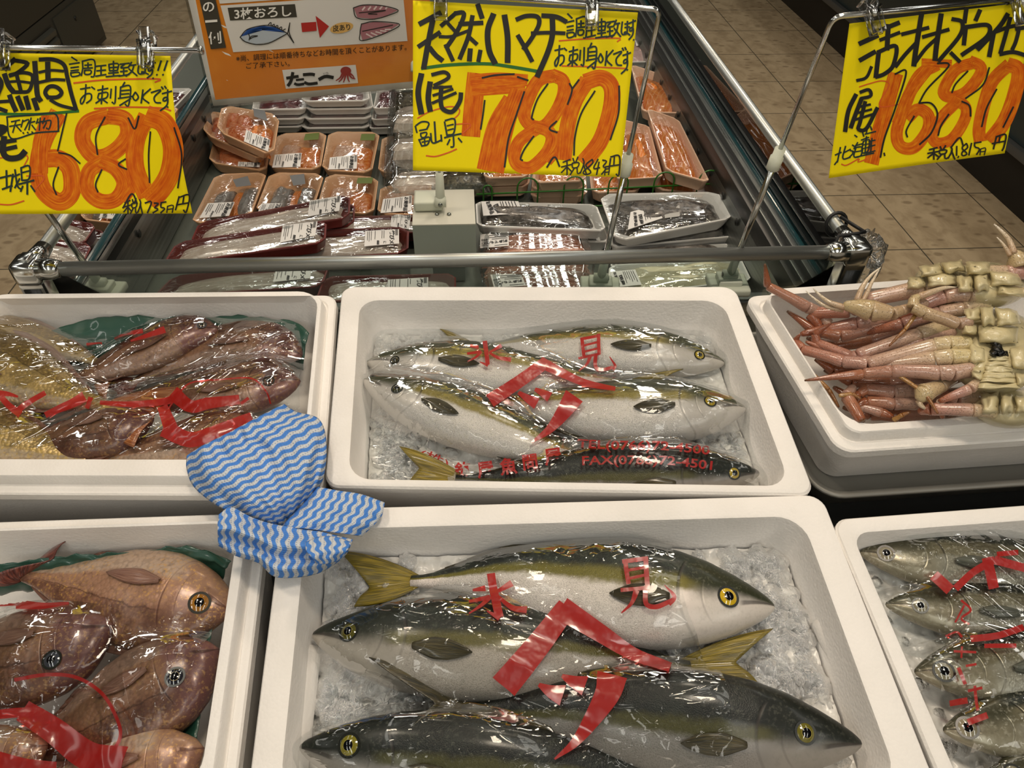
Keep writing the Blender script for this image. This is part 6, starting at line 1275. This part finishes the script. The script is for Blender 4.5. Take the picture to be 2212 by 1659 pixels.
def patch(L, R, Tn, Bn, hl, hr, hf, nu, nv, su, sv, swap=False):
    """Coons-like sheet between a left and a right edge; hf(a,b) = height over the rims"""
    cl, cr = cat([(*p, 0) for p in L], 40), cat([(*p, 0) for p in R], 40); ct, cbm = cat([(*p, 0) for p in Tn], 40), cat([(*p, 0) for p in Bn], 40)
    g = lambda c, t: (lambda k: c[min(38, int(k))].lerp(c[min(38, int(k))+1], k-min(38, int(k))))(t*39)
    def fn(a, b):
        s = g(cl, b)*(1-a)+g(cr, b)*a+g(ct, a)*(1-b)+g(cbm, a)*b-(cl[0]*(1-a)*(1-b)+cr[0]*a*(1-b)+cl[-1]*(1-a)*b+cr[-1]*a*b)
        return W0((s.x, s.y), hf(a, b))
    m = MB().grid(fn, nu, nv); m.uv = [((v if swap else u)*su, (u if swap else v)*sv) for u, v in m.uv]; cb.add(m.v, m.f, m.uv)
nz = lambda a, b, k, s: noise.noise(V((a*k, b*k, s)))
def hA(a, b):
    crease = .006*math.exp(-((a-.42+.12*b)/.05)**2)-.004*math.exp(-((a-.52+.1*b)/.05)**2)
    edge = min(a, 1-a, b+.15, 1.1-b); return .006+.03*min(1, max(0, edge)*4.5)**.7+crease+.011*nz(a, b, 2.6, 1)+.006*nz(a*1.6, b*.5, 6, 2)+.006*max(0, 1-abs(nz(a+b*.4, b*.3, 5, 7))*4)-.02*sm(b, .7, 1)+.012*math.exp(-((a-.15)/.1)**2)*(1-b)
patch([(404, 984), (404, 1012), (420, 1052), (470, 1092), (530, 1118), (600, 1150)], [(613, 873), (640, 890), (688, 905), (704, 950), (702, 1010), (690, 1050), (650, 1105)], [(404, 984), (440, 962), (500, 932), (560, 900), (613, 873)], [(600, 1150), (625, 1135), (650, 1105)], 0, 0, hA, 80, 80, 8, 17)
def hB(a, b): return .016+.012*math.sin(math.pi*a)+.006*nz(a, b, 3, 5)-.006*a+.004*math.sin(b*3.1)
patch([(686, 1052), (655, 1088), (606, 1140)], [(831, 1086), (822, 1118), (782, 1158)], [(686, 1052), (730, 1060), (780, 1068), (831, 1086)], [(606, 1140), (660, 1142), (720, 1150), (782, 1158)], 0, 0, hB, 60, 40, 4, 9, True)
def hC(a, b): return .012+.034*math.sin(math.pi*min(1, .12+b*.86))**.8*(1-.3*a)+.007*nz(a, b, 4, 8)+.006*math.cos(b*13+a*3)
patch([(473, 1112), (470, 1140), (472, 1178)], [(762, 1166), (752, 1190), (738, 1208)], [(473, 1112), (500, 1096), (545, 1118), (600, 1134), (680, 1146), (762, 1166)], [(472, 1178), (510, 1200), (560, 1216), (598, 1246), (680, 1240), (738, 1208)], 0, 0, hC, 80, 40, 4, 14, True)
def hD(a, b): return .05+.012*math.sin(math.pi*b)-.014*a+.003*nz(a, b, 4, 9)
patch([(660, 1172), (662, 1190), (684, 1216)], [(758, 1172), (752, 1186), (736, 1206)], [(660, 1172), (690, 1160), (724, 1160), (758, 1172)], [(684, 1216), (700, 1218), (720, 1214), (736, 1206)], 0, 0, hD, 30, 24, 3, 4.5, True)
o = solid(cb.build('wiping_cloth', CLOTH), .0012); tag(o, 'crumpled blue and white wavy striped wiping cloth lying over the box corners', 'cloth')
# ---------------------------------------------------------------- room
def m_floor():
    t = NT('beige_floor_tile'); o = t.n('ShaderNodeNewGeometry').outputs['Position']; x = t.xyz(o)
    def g(c, off): return t.math('SUBTRACT', .5, t.math('ABSOLUTE', t.math('SUBTRACT', t.math('FRACT', t.math('DIVIDE', t.math('SUBTRACT', c, off), .4285)), .5)))
    e = t.math('MINIMUM', g(x[0], 1.80), g(x[1], 2.293)); gr = t.math('SUBTRACT', 1, t.step(e, .004, .009))
    n = t.noise(t.map(o, (1.6, 1, 1)), 9, 4, .6, .5); n2 = t.voro(t.map(o, (1, 1.7, 1)), 12)
    c = t.mix(t.step(n, .35, .7), 'b8a485', 'a18d70'); c = t.mix(t.math('MULTIPLY', t.math('SUBTRACT', 1, t.step(t.math('ADD', n2, t.math('MULTIPLY', n, .5)), .36, .56)), .55), c, '6d5a42')
    c = t.mix(gr, c, '4a4436'); return t.done(t.bsdf(Base_Color=c, Roughness=t.math('ADD', .42, t.math('MULTIPLY', gr, .3)), Specular_IOR_Level=.3, Normal=t.bump(t.math('SUBTRACT', n, gr), .2, .002)))
def struct(o): o['kind'] = 'structure'; return o
def wall(nm, a, b, mat):
    mb = MB(); a, b = V(a), V(b); d = b-a; mb.box(a, V((d.x, 0, 0)), V((0, d.y, 0)), V((0, 0, d.z))); return struct(mb.build(nm, mat, None, False))
wall('floor', (-6, -3, -.05), (6, 11, 0), m_floor())
def m_ceil():
    t = NT('ceiling_panel'); o = t.n('ShaderNodeNewGeometry').outputs['Position']; x = t.xyz(o)
    e = t.math('MINIMUM', t.math('FRACT', t.math('DIVIDE', x[0], .6)), t.math('FRACT', t.math('DIVIDE', x[1], .6))); return t.done(t.bsdf(Base_Color=t.mix(t.step(e, .02, .03), '33332f', '5c5a54'), Roughness=.8))
wall('ceiling', (-6, -3, 3.0), (6, 11, 3.05), m_ceil())
WALLM = plain('c6c2b6', .7)
wall('wall_left', (-6.1, -3, 0), (-6, 11, 3), WALLM); wall('wall_right', (6, -3, 0), (6.1, 11, 3), WALLM); wall('wall_back', (-6, 11, 0), (6, 11.1, 3), WALLM); wall('wall_front', (-6, -3.1, 0), (6, -3, 3), WALLM)
# freezer cabinet on the right
fz = thing('freezer_cabinet', 'dark teal freezer cabinet with a black kickboard, across the aisle at the upper right', 'freezer', (2.7, 5, 0))
def part(nm, a, b, m, bev=.002, root=fz): return slab(nm, a, b, m, bev, root)
FT = plain('2f3d40', .35)
part('kickboard', (2.335, -1, 0), (3.6, 9, .195), plain('0e0e0f', .45)); part('bumper_rail', (2.30, -1, .197), (3.6, 9, .235), plain('4b4c4b', .35), .008); part('lower_panel', (2.325, -1, .237), (3.6, 9, .75), FT)
part('upper_shade_overhang', (2.0, -1, .752), (3.6, 9, .95), FT, .01);  # upper body out of view, its overhang shaped to shade the aisle floor
# metal counter on the left
ct = thing('service_counter', 'dark grey metal counter with louvres and a small access door, at the upper left', 'counter', (-2.6, 4, 0))
GM = plain('3f3f39', .45, .3)
X = -2.126
part('lower_body', (-3.2, 1, .03), (X, 4.667, .332), GM, .004, ct); part('upper_body', (-3.2, 1, .338), (X+.004, 4.667, .95), plain('383832', .45, .3), .006, ct); part('plinth', (-3.2, 1, 0), (X-.03, 4.62, .03), DARKTRIM, .002, ct)
part('access_door', (X-.003, 4.135, .06), (X+.006, 4.655, .302), plain('45453e', .45, .3), .002, ct); part('louvre_recess', (X-.02, 1.2, .10), (X+.001, 4.10, .285), DARKTRIM, 0, ct)
mb = MB(); c = V((X+.006, 4.37, .235)); mb.tube([c, c+V((.003, 0, 0))], .012, 12); mb.build('lock', DARKTRIM, ct)
for k in range(4):
    z = .115+k*.045; mb = MB(); mb.box(V((X-.002, 1.2, z)), V((.02, 0, -.012)), V((0, 2.89, 0)), V((.004, 0, .028)), 0, .003); mb.build('louvre_slat', plain('55564f', .4, .4), ct)
# stand under the fish boxes
def QP(u, v, n): return UH.P(u, v, n)
tb = thing('display_stand', 'dark sloping stand that carries the fish boxes', 'stand', UH.P(.29, .3, -.9))
def pl(nm, u0, u1, v0, v1, n0, n1, m):
    mb = MB(); mb.box(QP(u0, v0, n0), UH.U*(u1-u0), UH.V*(v1-v0), UH.N*(n1-n0), 0, .003); return flat(mb.build(nm, m, tb))
pl('sloping_top', -.72, 1.25, .04, .82, -.185, -.163, plain('2a2b2a', .5)); pl('rear_apron', -.7, 1.2, .05, .065, -.26, -.186, plain('3b3d3b', .5))
for u in (-.66, 1.14):
    for v in (.09, .76):
        a = QP(u, v, -.186); mb = MB(); mb.tube([V((a.x, a.y, 0)), a], .022, 12); mb.build('leg', STEEL, tb)
# steel pan under the crab box
PANM = plain('8c8a83', .38, .45)
pan = Box(CR.O, CR.U, CR.V, CR.N); pan.w = .56
q = CR.px((1768, 1082), -.105); u0, v1 = q[0], q[1]
mb = MB(); rings = []
def PR(i, n, r): return rring(CR, u0+i, .62-i, -.005+i, v1-i, r, n)
rings = [PR(.03, -.1745, .02), PR(.008, -.112, .03), PR(.0, -.104, .035), PR(.001, -.1015, .035), PR(.006, -.1005, .034), PR(.010, -.103, .032), PR(.022, -.128, .02), PR(.026, -.131, .02)]
n_ = len(rings[0]); v = [p for r in rings for p in r]; f = [tuple(range(n_))]
for k in range(len(rings)-1):
    for j in range(n_): f.append((k*n_+j, k*n_+(j+1) % n_, (k+1)*n_+(j+1) % n_, (k+1)*n_+j))
f.append(tuple(range((len(rings)-1)*n_, len(rings)*n_))[::-1])
o = wnorm(mesh('steel_pan', v, f, PANM)); tag(o, 'shallow stainless steel pan under the crab box', 'pan')
# ---------------------------------------------------------------- light
sc.view_settings.view_transform = 'Standard'; sc.view_settings.look = 'None'; sc.view_settings.exposure = -.2; sc.view_settings.gamma = 1
w = bpy.data.worlds.new('store_air'); sc.world = w; w.use_nodes = True
bg = w.node_tree.nodes['Background']; bg.inputs[0].default_value = (.72, .78, .74, 1); bg.inputs[1].default_value = .10
def lamp(name, loc, sx, sy, power, color=(1, .9, .78), rot=(0, 0, 0)):
    l = bpy.data.lights.new(name, 'AREA'); l.shape = 'RECTANGLE'; l.size = sx; l.size_y = sy; l.energy = power; l.color = color
    o = bpy.data.objects.new(name, l); COL.objects.link(o); o.location = loc; o.rotation_euler = rot; return o
WARM, COOL = (1, .83, .64), (1, .97, .89)
for x, y, p in ((.35, .45, 12.5), (-.8, .95, 11), (.55, 1.75, 12), (1.3, 3.2, 12), (-.2, 3.4, 11)): lamp('spot_lamp', (x, y, 2.93), .22, .22, p, WARM)
for x in (-2.4, -.9, .6, 2.0):
    for y in (-2.4, -1.2, .6, 2.4, 4.2, 6.0): lamp('strip_lamp', (x, y, 2.96), .14, 1.2, 4.6 if y > 0 else 8.5, COOL)
sc.cycles.transparent_max_bounces = 24
